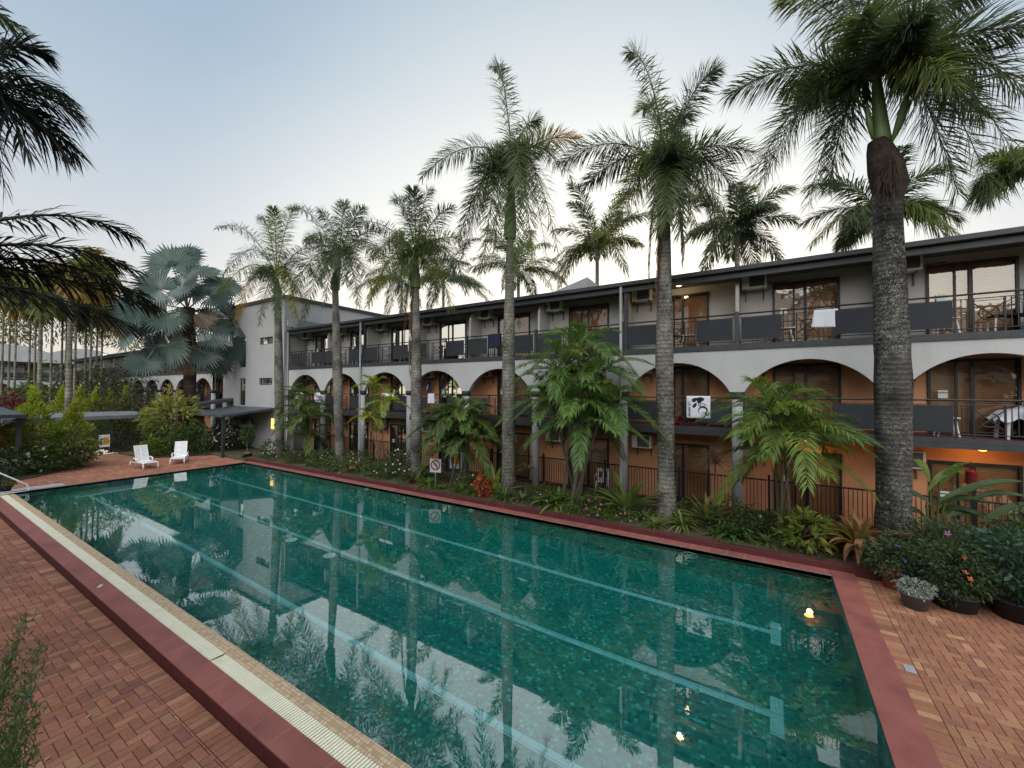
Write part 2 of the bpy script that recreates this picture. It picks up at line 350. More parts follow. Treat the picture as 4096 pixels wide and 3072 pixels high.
# soil / bed
t, p, o = nodes('soil')
g = N(t, 'ShaderNodeNewGeometry'); n1 = N(t, 'ShaderNodeTexNoise', Scale=2., Detail=8., Roughness=.7); n2 = N(t, 'ShaderNodeTexNoise', Scale=40., Detail=6., Roughness=.8)
L(t, g.outputs['Position'], n1.inputs['Vector']); L(t, g.outputs['Position'], n2.inputs['Vector'])
a = ramp(t, n2.outputs[0], [(.35, (.035, .022, .015)), (.55, (.10, .07, .045)), (.7, (.24, .19, .13))])
b = ramp(t, n2.outputs[0], [(.35, (.03, .035, .012)), (.7, (.14, .14, .06))])
mx = N(t, 'ShaderNodeMixRGB'); L(t, ramp(t, n1.outputs[0], [(.42, 0), (.6, 1)]), mx.inputs[0]); L(t, a, mx.inputs[1]); L(t, b, mx.inputs[2])
L(t, mx.outputs[0], p.inputs['Base Color']); p.inputs['Roughness'].default_value = .95
bp = N(t, 'ShaderNodeBump', Strength=1., Distance=.05); L(t, n2.outputs[0], bp.inputs['Height']); L(t, bp.outputs[0], p.inputs['Normal'])
plain('lawn', (.035, .05, .015), .95, .4, 1.5, .8, 30)

# ================================================================ SETTING
PX0, PX1, PY0, PY1, DEP = 3.28, 11.6, -1.09, 25.2, 1.4
b = MB(); b.box(-400, 2.4, -400, 400, -.6, -.20); b.box(16.2, 400, -400, 400, -.6, -.20)
b.box(2.4, 16.2, 45, 400, -.6, -.20); b.box(2.4, 16.2, -400, -9, -.6, -.20)
tag(b.build('ground', 'lawn'), kind='structure')
# bricks
def bricks(x0, x1, y0, y1, z, name, cols, rot=0, holes=()):
    u = .118; g = .008
    mb = MB(); i0, i1 = int(x0/u)-2, int(x1/u)+2; j0, j1 = int(y0/u)-2, int(y1/u)+2
    V = []; C = []
    for i in range(i0, i1):
        for j in range(j0, j1):
            k = (i-j) % 4
            if k == 0: r = (i*u, (i+2)*u, j*u, (j+1)*u)
            elif k == 3: r = (i*u, (i+1)*u, j*u, (j+2)*u)
            else: continue
            a = (max(r[0], x0), min(r[1], x1), max(r[2], y0), min(r[3], y1))
            if a[1]-a[0] < .02 or a[3]-a[2] < .02: continue
            V.append(a)
    V = np.array(V); n = len(V)
    cols = np.array(cols); w = rng.choice(len(cols), n, p=np.array([.3, .27, .2, .13, .1])[:len(cols)]/sum([.3, .27, .2, .13, .1][:len(cols)]))
    c = cols[w]*rng.uniform(.82, 1.15, (n, 1))
    zz = z+rng.normal(0, .0012, n)
    e = .006
    def add(x0_, x1_, y0_, y1_, zt, c):
        n = len(x0_)
        top = np.stack([np.stack([x0_+e, y0_+e, zt], -1), np.stack([x1_-e, y0_+e, zt], -1), np.stack([x1_-e, y1_-e, zt], -1), np.stack([x0_+e, y1_-e, zt], -1)], 1)
        zb = np.full(n, z-.02)
        bot = np.stack([np.stack([x0_, y0_, zb], -1), np.stack([x1_, y0_, zb], -1), np.stack([x1_, y1_, zb], -1), np.stack([x0_, y1_, zb], -1)], 1)
        zc = zt-.003; mid = bot.copy(); mid[:, :, 2] = zc[:, None]
        VV = np.concatenate([top, mid, bot], 1).reshape(-1, 3); o_ = np.arange(n)[:, None]*12
        Q = [o_+np.array([[0, 1, 2, 3]])]
        for s in range(4):
            s2 = (s+1) % 4
            Q.append(o_+np.array([[4+s, 4+s2, s2, s]])); Q.append(o_+np.array([[8+s, 8+s2, 4+s2, 4+s]]))
        mb.add(VV, np.concatenate(Q), col=np.tile(c, (9, 1)))
    add(V[:, 0]+g/2, V[:, 1]-g/2, V[:, 2]+g/2, V[:, 3]-g/2, zz, c)
    return mb, add
RED = [(.335, .145, .092), (.32, .135, .086), (.36, .16, .10), (.27, .12, .09), (.39, .20, .12)]
TAN = [(.36, .165, .098), (.34, .15, .09), (.38, .18, .105), (.31, .14, .095), (.44, .235, .135)]
def deck(name, x0, x1, y0, y1, z, cols, soldier=()):
    mb, add = bricks(x0, x1, y0, y1, z, name, cols)
    cc = np.array(cols)
    for (sx0, sx1, sy0, sy1, ax) in soldier:
        if ax == 'y': s = np.arange(sy0, sy1, .118); n = len(s); A = (np.full(n, sx0), np.full(n, sx1-.006), s, s+.11)
        else: s = np.arange(sx0, sx1, .118); n = len(s); A = (s, s+.11, np.full(n, sy0), np.full(n, sy1-.004))
        add(*A, z+rng.normal(0, .001, n), cc[rng.integers(0, len(cc), n)]*rng.uniform(.8, 1.12, (n, 1)))
    o = tag(mb.build(name, 'paver'), kind='structure'); return o
NZ = -.13
deck('pool_deck', -2.2, 2.27, -2, 25.3, NZ, RED, [(2.275, 2.525, -2, 25.3, 'y')])
deck('pool_deck', 3.3, 12.0, -6.5, -1.79, -.002, TAN, [(3.3, 12.0, -1.785, -1.545, 'x')])
deck('pool_deck', 1.0, 12.0, 25.66, 36, -.002, RED, [(2.9, 12.0, 25.42, 25.655, 'x')])
b = MB(); b.box(-2.3, 2.53, -2.2, 25.4, NZ-.3, NZ-.012); b.box(3.2, 12.05, -6.6, -1.5, -.3, -.014); b.box(.8, 12.05, 25.4, 36.2, -.3, -.014)
tag(b.build('deck_bedding', 'mortar'), kind='structure')
b = MB(); b.box(-14, 2.53, 25.41, 45, -.25, -.02)
b.box(12.0, 16.2, -9, 45, -.3, .12)
tag(b.build('garden_soil', 'soil'), kind='structure')
# raised kerb along the far side
b = MB(); b.box(11.98, 12.14, -2.2, 26.0, -.02, .20); b.box(12.14, 12.3, -2.2, -2.05, -.02, .20)
tag(b.build('kerb', 'kerb_maroon', bevel=.012), kind='structure')
# lumpy bed surface
nx, ny = 22, 180
X = np.linspace(12.13, 15.3, nx); Y = np.linspace(-8.5, 27, ny); XX, YY = np.meshgrid(X, Y)
ZZ = .17+.04*np.sin(XX*3.1+YY*.7)*np.sin(YY*1.9)+rng.normal(0, .008, XX.shape)+.05*np.sin((XX-12.13)/3.2*math.pi)
V = np.stack([XX, YY, ZZ], -1).reshape(-1, 3); i = (np.arange(ny-1)[:, None]*nx+np.arange(nx-1)[None]).ravel()
b = MB(); b.add(V, np.stack([i, i+1, i+1+nx, i+nx], -1)); tag(b.build('garden_bed', 'soil', smooth=True), kind='structure')
b = MB(); b.box(15.3, 16.25, -9, 27, 0., .155); tag(b.build('patio', 'patio'), kind='structure')
# pool shell
b = MB(); zb = -DEP
b.add([(PX0, PY0, zb), (PX1, PY0, zb), (PX1, PY1, zb), (PX0, PY1, zb)], [(0, 1, 2, 3)])
b.add([(PX0, PY0, zb), (PX0, PY1, zb), (PX0, PY1, .002), (PX0, PY0, .002)], [(0, 1, 2, 3)])
b.add([(PX1, PY0, zb), (PX1, PY1, zb), (PX1, PY1, .05), (PX1, PY0, .05)], [(3, 2, 1, 0)])
b.add([(PX0, PY0, zb), (PX1, PY0, zb), (PX1, PY0, .05), (PX0, PY0, .05)], [(3, 2, 1, 0)])
b.add([(PX0, PY1, zb), (PX1, PY1, zb), (PX1, PY1, .05), (PX0, PY1, .05)], [(0, 1, 2, 3)])
tag(b.build('pool_basin', 'pool_tile'), kind='structure')
b = MB()
for x in (5.1, 7.42, 9.7):
    b.box(x-.07, x+.07, -.02, 23.95, zb, zb+.004)
    for y in (-.03, 23.95): b.box(x-.40, x+.40, y-.085, y+.085, zb, zb+.008)
tag(b.build('lane_markings', 'lane_tile'), kind='structure')
b = MB(); b.add([(PX0, PY0, 0), (PX1, PY0, 0), (PX1, PY1, 0), (PX0, PY1, 0)], [(0, 1, 2, 3)])
tag(b.build('water', 'water'), kind='structure')
# coping
b = MB()
b.box(PX1, 11.985, PY0-.01, 25.3, -.3, .055); b.box(2.9, 11.985, PY0-.45, PY0-.01, -.3, .056); b.box(2.9, 11.985, PY1, PY1+.215, -.3, .054)
b.box(2.535, 2.86, -1.54, 25.2, -.3, .062)
tag(b.build('coping', 'coping_red', bevel=.012), kind='structure')
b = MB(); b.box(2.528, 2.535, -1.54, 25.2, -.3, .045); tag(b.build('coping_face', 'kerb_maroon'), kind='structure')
b = MB()
for y in np.arange(-1, 25.3, .4):
    if rng.random() < .75: b.box(PX1+.002, 11.98, y, y+.006, .05, .0565)
for y in np.arange(-1.4, 25, .42):
    if rng.random() < .6: b.box(2.55, 2.85, y, y+.003, .05, .0634)
tag(b.build('coping_joints', 'grout'), kind='structure')
b = MB(); b.box(3.10, PX0, -1.09, 25.2, -.3, .004); tag(b.build('tile_border', 'tan_tile'), kind='structure')
b = MB()
for y in np.arange(-1.05, 25.15, .046): b.box(2.868, 3.092, y, y+.027, -.02, .018)
tag(b.build('overflow_grate', 'grate_cream'), 'cream slatted overflow grate running along the near side of the pool', 'grate')
b = MB(); b.box(2.86, 3.10, -1.09, 25.2, -.3, -.03); tag(b.build('overflow_channel', 'grate_gap'), kind='structure')
b = MB(); b.box(2.75, 4.75, 25.5, 26.35, .0, .02); tag(b.build('stone_slab', 'concrete', bevel=.004), 'flat grey slab lying on the brick deck beside the pool handrail', 'slab')

# ================================================================ HOTEL
BAY = 3.7
ZF = (.155, 2.97, 5.67)
def arcade(mb, n, y0=0.):
    """arched wall: n bays, spring 4.13, apex 5.13, top 5.49"""
    hw = BAY/2-.2; rise = 1.0; rad = (hw*hw+rise*rise)/(2*rise); zc = 4.13+rise-rad
    for k in range(n):
        yc = y0+BAY*(k+.5); th = math.asin(hw/rad); a = np.linspace(-th, th, 29)
        ya = yc+rad*np.sin(a); za = zc+rad*np.cos(a)
        ys = np.concatenate([[yc-BAY/2], ya, [yc+BAY/2]]); zs = np.concatenate([[4.13], za, [4.13]])
        m_ = len(ys)
        for x, flip in ((-.1, 0), (.1, 1)):
            V = np.concatenate([np.stack([np.full(m_, x), ys, zs], -1), np.stack([np.full(m_, x), ys, np.full(m_, 5.49)], -1)])
            i = np.arange(m_-1); Q = np.stack([i, i+1, i+1+m_, i+m_], -1)
            mb.add(V, Q[:, ::-1] if not flip else Q)
        V = np.concatenate([np.stack([np.full(m_, -.1), ys, zs], -1), np.stack([np.full(m_, .1), ys, zs], -1)])
        i = np.arange(m_-1); mb.add(V, np.stack([i, i+1, i+1+m_, i+m_], -1))
def mk_door():
    """frame mesh with its panes, blind and notice; origin at low-y bottom corner, faces -x"""
    w, h = 1.77, 2.08
    b = MB(); f = .06
    b.box(-.05, .04, 0, w, h-f, h); b.box(-.05, .04, 0, w, 0, .09); b.box(-.05, .04, 0, f, .09, h-f); b.box(-.05, .04, w-f, w, .09, h-f)
    b.box(-.04, .0, w/2-.04, w/2+.04, .09, h-f); b.box(-.02, .03, w*.5+.28, w*.5+.33, .09, h-f)
    d = b.build('sliding_door', 'black_metal')
    for y0, y1, x in ((f, w/2-.04, -.01), (w/2+.04, w-f, .012)):
        g = MB(); g.add([(x, y0, .09), (x, y1, .09), (x, y1, h-f), (x, y0, h-f)], [(0, 1, 2, 3)]); g.build('glass_pane', 'window_glass', d)
    g = MB(); g.box(.14, .15, .05, w-.05, .08, h-.02); g.build('blind', 'blind', d)
    g = MB(); g.box(-.062, -.056, w-.40, w-.2, 1.02, 1.15); g.box(-.062, -.056, w-.40, w-.2, 1.18, 1.24); g.build('door_notice', 'paper', d)
    return d
def mk_ac():
    b = MB(); b.box(-.50, -.17, 0, .72, 0, .50); c = b.build('air_conditioner', 'ac_casing', bevel=.02)
    g = MB()
    g.box(-.507, -.503, .06, .50, .05, .45)
    for z in np.arange(.06, .45, .03): g.box(-.515, -.507, .06, .50, z, z+.008)
    g.ring((-.512, .28, .25), .19, .008, 0); g.build('fan_grille', 'ac_grille', c)
    g = MB(); g.box(-.46, 0, .08, .12, -.05, -.01); g.box(-.46, 0, .6, .64, -.05, -.01); g.box(-.04, 0, .08, .12, -.35, -.05); g.box(-.04, 0, .6, .64, -.35, -.05)
    g.tube([(-.3, 0, .2), (-.15, -.1, .15), (-.02, -.14, .2), (-.02, -.6, .22)], .015, 6); g.build('bracket', 'ac_grille', c)
    return c
def mk_railing():
    """one bay of balustrade, y from 0 to BAY, z from 0; panels left and right, X and ring motif in the middle"""
    b = MB(); T = lambda p, q, r=.010: b.tube([p, q], r, 6)
    T((0, 0, .98), (0, BAY, .98), .027); T((0, 0, .86), (0, BAY, .86), .012); T((0, 0, .10), (0, BAY, .10), .014)
    for y in (1.25, 2.45): b.box(-.02, .02, y-.02, y+.02, 0, .98)
    for y in (1.36, 1.47, 2.23, 2.34): b.box(-.009, .009, y-.009, y+.009, .10, .86)
    y0, y1 = 1.58, 2.12; ym = (y0+y1)/2
    for y in (y0, y1): b.box(-.018, .018, y-.018, y+.018, .0, .86)
    T((0, y0, .80), (0, y1, .80), .008); T((0, y0, .74), (0, y1, .22), .014); T((0, y1, .74), (0, y0, .22), .014); T((0, y0, .17), (0, y1, .17), .008)
    b.ring((0, ym, .48), .175, .016)
    r = b.build('balcony_railing', 'black_metal')
    for y0, y1 in ((.12, 1.2), (2.50, 3.58)):
        p = MB(); p.box(-.045, -.03, y0, y1, .145, .84); p.build('privacy_panel', 'panel_grey', r, bevel=.004)
    return r
def mk_newel():
    b = MB(); b.box(-.06, .06, -.055, .055, 0, 1.06); return b.build('newel_post', 'dark_trim', bevel=.006)
def mk_column(zb):
    b = MB(); b.tube([(0, 0, zb), (0, 0, 3.97)], .155, 24); c = b.build('column', 'column_grey', smooth=False)
    for pl in c.data.polygons: pl.use_smooth = len(pl.vertices) == 4
    g = MB(); g.tube([(0, 0, 3.90), (0, 0, 3.95), (0, 0, 4.0), (0, 0, 4.135)], [.16, .175, .21, .215], 24); g.build('capital', 'capital_dark', c)
    return c
def mk_wing():
    pts = [(0, 0), (-.92, 0), (-.92, 1.75)]
    for a in np.linspace(0, math.pi/2, 9)[1:]: pts.append((-.92+.55*(1-math.cos(a)), 1.75+.55*math.sin(a)))
    pts += [(0, 2.3)]
    b = MB(); n = len(pts)
    V = [(p[0], y, p[1]) for y in (-.05, .05) for p in pts]
    Q = [(i, (i+1) % n, n+(i+1) % n, n+i) for i in range(n)]; T = [(0, i, i+1) for i in range(1, n-1)]+[(n, n+i+1, n+i) for i in range(1, n-1)]
    b.add(V, Q, T); return b.build('dividing_wall', 'render_grey')
def mk_lamp(mat):
    b = MB(); b.tube([(0, 0, 0), (0, 0, -.03)], .13, 20); l = b.build('ceiling_light', 'dark_trim')
    g = MB(); g.tube([(0, 0, -.03), (0, 0, -.06), (0, 0, -.085), (0, 0, -.095)], [.12, .11, .07, .02], 20); g.build('bulb_cover', mat, l)
    return l
def adopt(o, parent, loc): o.parent = parent; o.location = loc; return o
PRO = {}
def pro(key, fn, parent, loc):
    """first use builds the part, later uses copy it with its own children"""
    if key not in PRO: PRO[key] = fn(); o = PRO[key]
    else: o = copy_tree(PRO[key])
    return adopt(o, parent, loc)
WD = 1.15
def hotel(name, loc, rz, n, label, full=True, ground_lights=(), top_lights=(), posts=(), ground=True):
    root = empty(name, loc, rz, label, 'building')
    Lh = n*BAY
    b = MB(); arcade(b, n); b.build('arcade_wall', 'render_light', root)
    b = MB()
    for z0, z1 in ((5.49, 5.67),): b.box(-.14, .1, 0, Lh, z0, z1)
    b.build('slab_edge', 'dark_trim', root)
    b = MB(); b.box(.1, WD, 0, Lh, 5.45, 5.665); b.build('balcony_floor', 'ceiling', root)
    b = MB(); b.box(-.13, .0, 0, Lh, 2.70, 2.83); b.box(-.10, .0, 0, Lh, 2.834, 2.965); b.build('floor_beam', 'dark_trim', root)
    b = MB(); b.box(.0, WD, 0, Lh, 2.72, 2.96); b.build('balcony_floor', 'patio', root)
    # back walls with door openings
    for fl in range(3 if ground else 2):
        f = fl if ground else fl+1
        z0 = ZF[f]; z1 = (2.72, 5.45, 8.0)[f]
        b = MB()
        for k in range(n):
            y = k*BAY
            b.box(WD, WD+.2, y, y+.95, z0, z1); b.box(WD, WD+.2, y+.95+1.77, y+BAY, z0, z1); b.box(WD, WD+.2, y+.95, y+.95+1.77, z0+2.08, z1)
        b.build('back_wall', 'render_grey' if f == 2 else 'render_orange', root)
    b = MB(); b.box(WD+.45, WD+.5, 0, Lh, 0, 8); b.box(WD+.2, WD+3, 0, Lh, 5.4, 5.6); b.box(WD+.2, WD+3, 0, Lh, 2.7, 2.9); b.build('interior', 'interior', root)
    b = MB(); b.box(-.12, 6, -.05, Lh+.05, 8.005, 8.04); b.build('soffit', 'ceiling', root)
    b = MB(); b.box(-.28, -.12, -.05, Lh+.05, 8.0, 8.15); b.box(-.12, -.06, -.05, Lh+.05, 7.80, 8.0); b.build('gutter', 'dark_trim', root, bevel=.02)
    b = MB(); b.add([(-.12, -.05, 8.12), (-.12, Lh+.05, 8.12), (6, Lh+.05, 8.45), (6, -.05, 8.45), (-.12, -.05, 8.05), (-.12, Lh+.05, 8.05), (6, Lh+.05, 8.05), (6, -.05, 8.05)], [(0, 3, 2, 1), (4, 5, 6, 7), (0, 1, 5, 4), (1, 2, 6, 5), (2, 3, 7, 6), (3, 0, 4, 7)])
    b.build('roof', 'roof_metal', root)
    b = MB(); b.box(WD+3, 8, 0, Lh, 0, 8); b.build('rear_wall', 'render_light', root)
    for k in range(n+1):
        y = k*BAY
        if k <= n and (k < n or not full):
            if k > 0 or not full: pro('column', lambda: mk_column(0.), root, (-.02, y, 0))
            if k > 0: pro('newel', mk_newel, root, (-.02, y, 5.67))
        if 0 < k < n: pro('wing', mk_wing, root, (WD, y, 5.67))
    for k in range(n):
        y = k*BAY
        for f in ((0, 1, 2) if ground else (1, 2)): pro('door', mk_door, root, (WD, y+.95, ZF[f]))
        pro('rail', mk_railing, root, (-.02, y, 5.67)); pro('rail', mk_railing, root, (.06, y, 2.965))
        for f in ((0, 1, 2) if ground else (1, 2)): pro('ac', mk_ac, root, (WD, y+2.88, ZF[f]+(1.92 if f == 2 else 1.85)))
        
    for k in posts:
        b = MB(); b.box(-.05, .07, -.16, -.04, 5.67, 8.0); b.build('balcony_post', 'dark_trim', root).location = (0, k*BAY, 0)
        b = MB(); b.tube([(-.19, .04, 0.1), (-.19, .04, 8.0)], .055, 14); b.build('downpipe', 'column_grey', root).location = (0, k*BAY, 0)
    for k, u in ground_lights: pro('lampo', lambda: mk_lamp('lamp_orange'), root, (.5, (k+u)*BAY, 2.72))
    for k, u in top_lights: pro('lampw', lambda: mk_lamp('lamp_warm'), root, (.45, (k+u)*BAY, 8.0))
    return root
Y0 = .96-3*3.71
def K2Y(k): return Y0+k*3.7066
BAY = 3.7066
main = hotel('hotel_building', (15.1, Y0, 0), 0, 10, 'long grey three-storey hotel block with a white arcade and balconies beside the pool', True,
             ground_lights=((2, .5), (1, .5)), top_lights=((3, .5),), posts=(4, 8))
# lamp light of the lit fittings
for (x, y, z, c, e) in ((15.55, -.92, 2.55, (1, .45, .12), 9), (15.55, -4.62, 2.55, (1, .45, .12), 9), (15.5, 2.81, 7.85, (1, .75, .4), 6)):
    pl = bpy.data.lights.new('fitting_light', 'POINT'); pl.energy = e; pl.color = c; pl.shadow_soft_size = .08
    po = bpy.data.objects.new('fitting_light', pl); COL.objects.link(po); po.location = (x, y, z)
# roof gable on top of the main block
g0 = (6.85-Y0)
b = MB(); V = [(2.0, 9.5-Y0, 8.3), (2.0, g0, 8.3), (2.0, g0, 9.2), (7, g0, 8.4), (7, g0, 9.2), (2.0, 9.5-Y0, 8.45)]
b.add([(1.9, g0, 8.1), (1.9, 9.9-Y0, 8.1), (1.9, 9.9-Y0, 8.35), (1.9, g0, 9.19)], [(0, 1, 2, 3)])
b.add([(1.9, g0, 8.1), (1.9, g0, 9.19), (6.6, g0, 8.9), (6.6, g0, 8.1)], [(0, 1, 2, 3)])
b.add([(1.9, g0, 9.19), (1.9, 9.9-Y0, 8.35), (6.6, 9.9-Y0, 8.3), (6.6, g0, 8.9)], [(0, 1, 2, 3)])
b.build('roof_gable', 'render_light', main)

# stair tower: front face x=14.75, y 27.05..33.8, step back to 36.1
tw = empty('stair_tower', (14.75, 27.0, 0), 0, 'tall plain grey stair tower with slot windows at the far end of the arcade', 'building')
b = MB(); hT = 9.9
# mono-pitch top: high at the front
def wall_holes(mb, x0, x1, ya, yb, z0, z1, holes):
    ys = sorted({ya, yb}|{h[0] for h in holes}|{h[1] for h in holes})
    for a, c in zip(ys, ys[1:]):
        hs = sorted((h[2], h[3]) for h in holes if h[0] <= a and h[1] >= c); z = z0
        for q0, q1 in hs: mb.box(x0, x1, a, c, z, q0); z = q1
        mb.box(x0, x1, a, c, z, z1)
HO = [(1.45, 3.15, 7.3, 7.78), (1.45, 3.15, 4.5, 4.98), (5.05, 5.95, 5.8, 8.0), (5.05, 5.95, 3.05, 5.0)]
wall_holes(b, 0, .25, .05, 6.8, 0, 10.2, HO)
b.box(.25, 9, .05, .3, 0, 10.2); b.box(.25, 1.2, 6.6, 9.1, 0, 7.9); b.box(1.2, 9, 6.6, 9.1, 0, 9.5)
b.build('wall', 'render_tower', tw)
b = MB(); b.box(-.1, 9.2, -.06, 6.9, 10.2, 10.42); b.build('roof', 'dark_trim', tw)
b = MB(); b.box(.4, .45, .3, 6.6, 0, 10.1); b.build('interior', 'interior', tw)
for q, (a, c, z0, z1) in enumerate(HO):
    b = MB(); f = .05
    b.box(.1, .16, a, c, z0, z0+f); b.box(.1, .16, a, c, z1-f, z1); b.box(.1, .16, a, a+f, z0+f, z1-f); b.box(.1, .16, c-f, c, z0+f, z1-f)
    if q < 2: b.box(.1, .16, (a+c)/2-.02, (a+c)/2+.02, z0+f, z1-f)
    else:
        b.box(.1, .16, a+f, c-f, z0+1.0, z0+1.05)
        for y in np.arange(a+.15, c-.1, .12): b.box(.08, .10, y, y+.015, z0+f, z0+1.0)
    wn_ = b.build('window', 'black_metal', tw)
    b = MB(); b.add([(.13, a, z0), (.13, c, z0), (.13, c, z1), (.13, a, z1)], [(0, 1, 2, 3)]); b.build('glass_pane', 'window_glass', wn_)
b = MB(); b.tube([(.24, -.0, 0), (.24, -.0, 8.0)], .05, 12); b.box(.15, .6, -.12, .04, 8.35, 8.75); b.tube([(.3, -.04, 8.4), (.3, -.04, 8.1)], .05, 10); b.build('downpipe', 'column_grey', tw)
b = MB(); b.box(.9, 7, .0, .04, 8.2, 8.9); b.build('wall_sheeting', 'roof_metal', tw)
b = MB(); b.box(-.004, .0, .55, 1.0, 1.55, 2.25); b.box(-.004, .0, 1.12, 1.5, 1.55, 2.25); b.build('lit_window', 'window_lit', tw)
b = MB(); b.box(-.006, .0, .15, .42, 1.0, 1.35); b.build('wall_notice', 'paper', tw)
# entrance awnings
b = MB(); b.add([(-3.1, 1.2, 2.62), (-3.1, 6.2, 2.62), (0, 6.8, 2.98), (0, .9, 2.98), (-3.1, 1.2, 2.48), (-3.1, 6.2, 2.48), (0, 6.8, 2.84), (0, .9, 2.84)],
            [(0, 1, 2, 3), (7, 6, 5, 4), (0, 4, 5, 1), (1, 5, 6, 2), (2, 6, 7, 3), (3, 7, 4, 0)]); b.build('awning_roof', 'roof_slate', tw)
b = MB(); b.add([(-3.3, 6.6, 3.0), (-3.3, 8.1, 3.0), (0.3, 8.6, 3.55), (0.3, 6.9, 3.55), (-3.3, 6.6, 2.86), (-3.3, 8.1, 2.86), (.3, 8.6, 3.35), (.3, 6.9, 3.35)],
            [(0, 1, 2, 3), (7, 6, 5, 4), (0, 4, 5, 1), (1, 5, 6, 2), (2, 6, 7, 3), (3, 7, 4, 0)]); b.build('awning_roof', 'roof_slate', tw)
b = MB()
for (x, y, z) in ((-2.9, 1.4, 2.5), (-2.9, 6.0, 2.5), (-3.0, 7.6, 2.9)): b.box(x-.07, x+.07, y-.07, y+.07, 0, z)
b.build('awning_post', 'dark_trim', tw)

rear = hotel('rear_hotel_wing', (15.1, 37.9, 0), 0, 12, 'arched balcony wing continuing behind the stair tower and the silver fan palm', False, posts=(), ground=True)
far = hotel('far_hotel_wing', (34, 92, 0), R(90), 18, 'distant arched hotel wing closing the garden beyond the slender palms', False, posts=(), ground=True)
b = MB(); P = []
for k in range(9):
    y0 = k*7.6
    prof = [(0, 8.13), (0, 10.6), (1.5, 10.5), (3.8, 9.7), (6.1, 10.5), (7.6, 10.6), (7.6, 8.13)]
    for (a, za), (c, zc) in zip(prof[1:-2], prof[2:-1]):
        b.add([(.3, y0+a, 8.13), (.3, y0+c, 8.13), (.3, y0+c, zc), (.3, y0+a, za), (.5, y0+a, 8.13), (.5, y0+c, 8.13), (.5, y0+c, zc), (.5, y0+a, za)], [(0, 3, 2, 1), (4, 5, 6, 7), (3, 7, 6, 2)])
b.build('parapet', 'render_light', far)

# covered walkway beyond the far deck
wk = empty('covered_walkway', (7.4, 36.4, 0), 0, 'low walkway roof with a rounded grey metal edge on dark posts beyond the deck', 'shelter')
b = MB(); prof = [(-.15, 0), (-.15, .22), (.0, .33), (.6, .42), (1.6, .42), (2.0, .3), (2.0, 0)]
V = [(x, p[0], 2.22+p[1]) for x in (-3.2, 2.7) for p in prof]; n = len(prof)
b.add(V, [(i, (i+1) % n, n+(i+1) % n, n+i) for i in range(n)], [(0, i, i+1) for i in range(1, n-1)]+[(n, n+i+1, n+i) for i in range(1, n-1)]); b.build('roof', 'roof_metal', wk, smooth=False)
for x in (-2.9, -.1, 1.35):
    b = MB(); b.box(x-.07, x+.07, .1, .24, 0, 2.2); b.build('post', 'dark_trim', wk)
# pavilion at the left edge
hut = empty('poolside_pavilion', (1.1, 29.8, .15), 0, 'low dark-roofed pavilion with an orange wall at the left edge', 'building')
b = MB(); b.add([(-5, -.3, 2.78), (3.05, -.3, 2.78), (3.05, 6, 2.78), (-5, 6, 2.78), (-4, 2, 3.55), (1.6, 2, 3.55), (1.6, 4, 3.55), (-4, 4, 3.55)],
              [(0, 1, 5, 4), (1, 2, 6, 5), (2, 3, 7, 6), (3, 0, 4, 7), (4, 5, 6, 7), (3, 2, 1, 0)]); b.build('roof', 'roof_slate', hut)
b = MB(); b.box(-5, 3.08, -.36, -.3, 2.62, 2.80); b.box(3.02, 3.1, -.3, 6, 2.62, 2.80); b.build('gutter', 'dark_trim', hut)
b = MB(); b.box(-5, 1.5, 1.0, 1.2, -.2, 2.77); b.build('wall', 'render_orange', hut)
for x in (2.2, 2.9):
    b = MB(); b.box(x-.09, x+.09, .3, .48, -.2, 2.7); b.build('post', 'dark_trim', hut)
b = MB(); b.box(1.5, 2.9, 5.2, 5.3, -.2, 2.77); b.build('back_wall', 'interior', hut)

opp = hotel('hotel_building', (-7.5, 31, 0), math.pi, 12, 'arcaded hotel wing on the viewer side of the pool, mirrored in the door glass', False)
# ---------------------------------------------------------------- fences
def mk_fence_panel(w, h=1.2, gap=.105, spears=False):
    b = MB(); b.box(-.018, .018, 0, w, h-.045, h); b.box(-.018, .018, 0, w, .07, .11)
    for y in np.arange(gap/2, w, gap): b.box(-.009, .009, y-.009, y+.009, .02 if not spears else 0, h-.045 if not spears else h+.12)
    return b
pf = empty('pool_fence', (15.48, 0, .155), 0, 'black picket fence in front of the ground floor rooms behind the garden bed', 'fence')
pan = None
for k in range(13):
    y = -8.0+k*2.7
    if pan is None:
        pan = mk_fence_panel(2.6).build('picket_panel', 'black_metal', pf)
        b = MB(); b.box(-.035, .035, -.035, .035, 0, 1.34); pst = b.build('fence_post', 'black_metal', pf); p1, p2 = pan, pst
    else: p1 = copy_tree(pan, pf); p2 = copy_tree(pst, pf)
    p1.location = (0, y+.05, 0); p2.location = (0, y, 0)
for y in (-.1, 10.8, 19.2):
    b = MB(); b.box(-.05, -.01, y-.02, y+.02, 0, 1.7); b.build('gate_latch', 'black_metal', pf)
ff = empty('garden_fence', (6.0, 36.0, 0), 0, 'black picket fence and gate closing the far end of the deck', 'fence')
for k in range(3):
    q = MB()
    w = 2.3
    x0 = k*2.35
    q.box(x0, x0+w, -.018, .018, 1.1, 1.15); q.box(x0, x0+w, -.018, .018, .08, .12)
    for x in np.arange(x0+.05, x0+w, .11): q.box(x-.009, x+.009, -.009, .009, 0, 1.25)
    q.build('picket_panel', 'black_metal', ff)
b = MB(); b.box(1.65, 1.72, -.05, .05, 0, 1.5); b.box(1.1, 1.14, -.06, -.02, .35, 1.0); b.box(1.25, 1.5, -.06, -.03, .45, 1.05); b.build('gate_frame', 'capital_dark', ff)
b = MB()
for x in (.95, 1.15, 1.35): b.box(x, x+.13, -.08, -.07, .42, 1.05)
plain('board_tan', (.30, .27, .18), .8); b.build('fence_board', 'board_tan', ff)

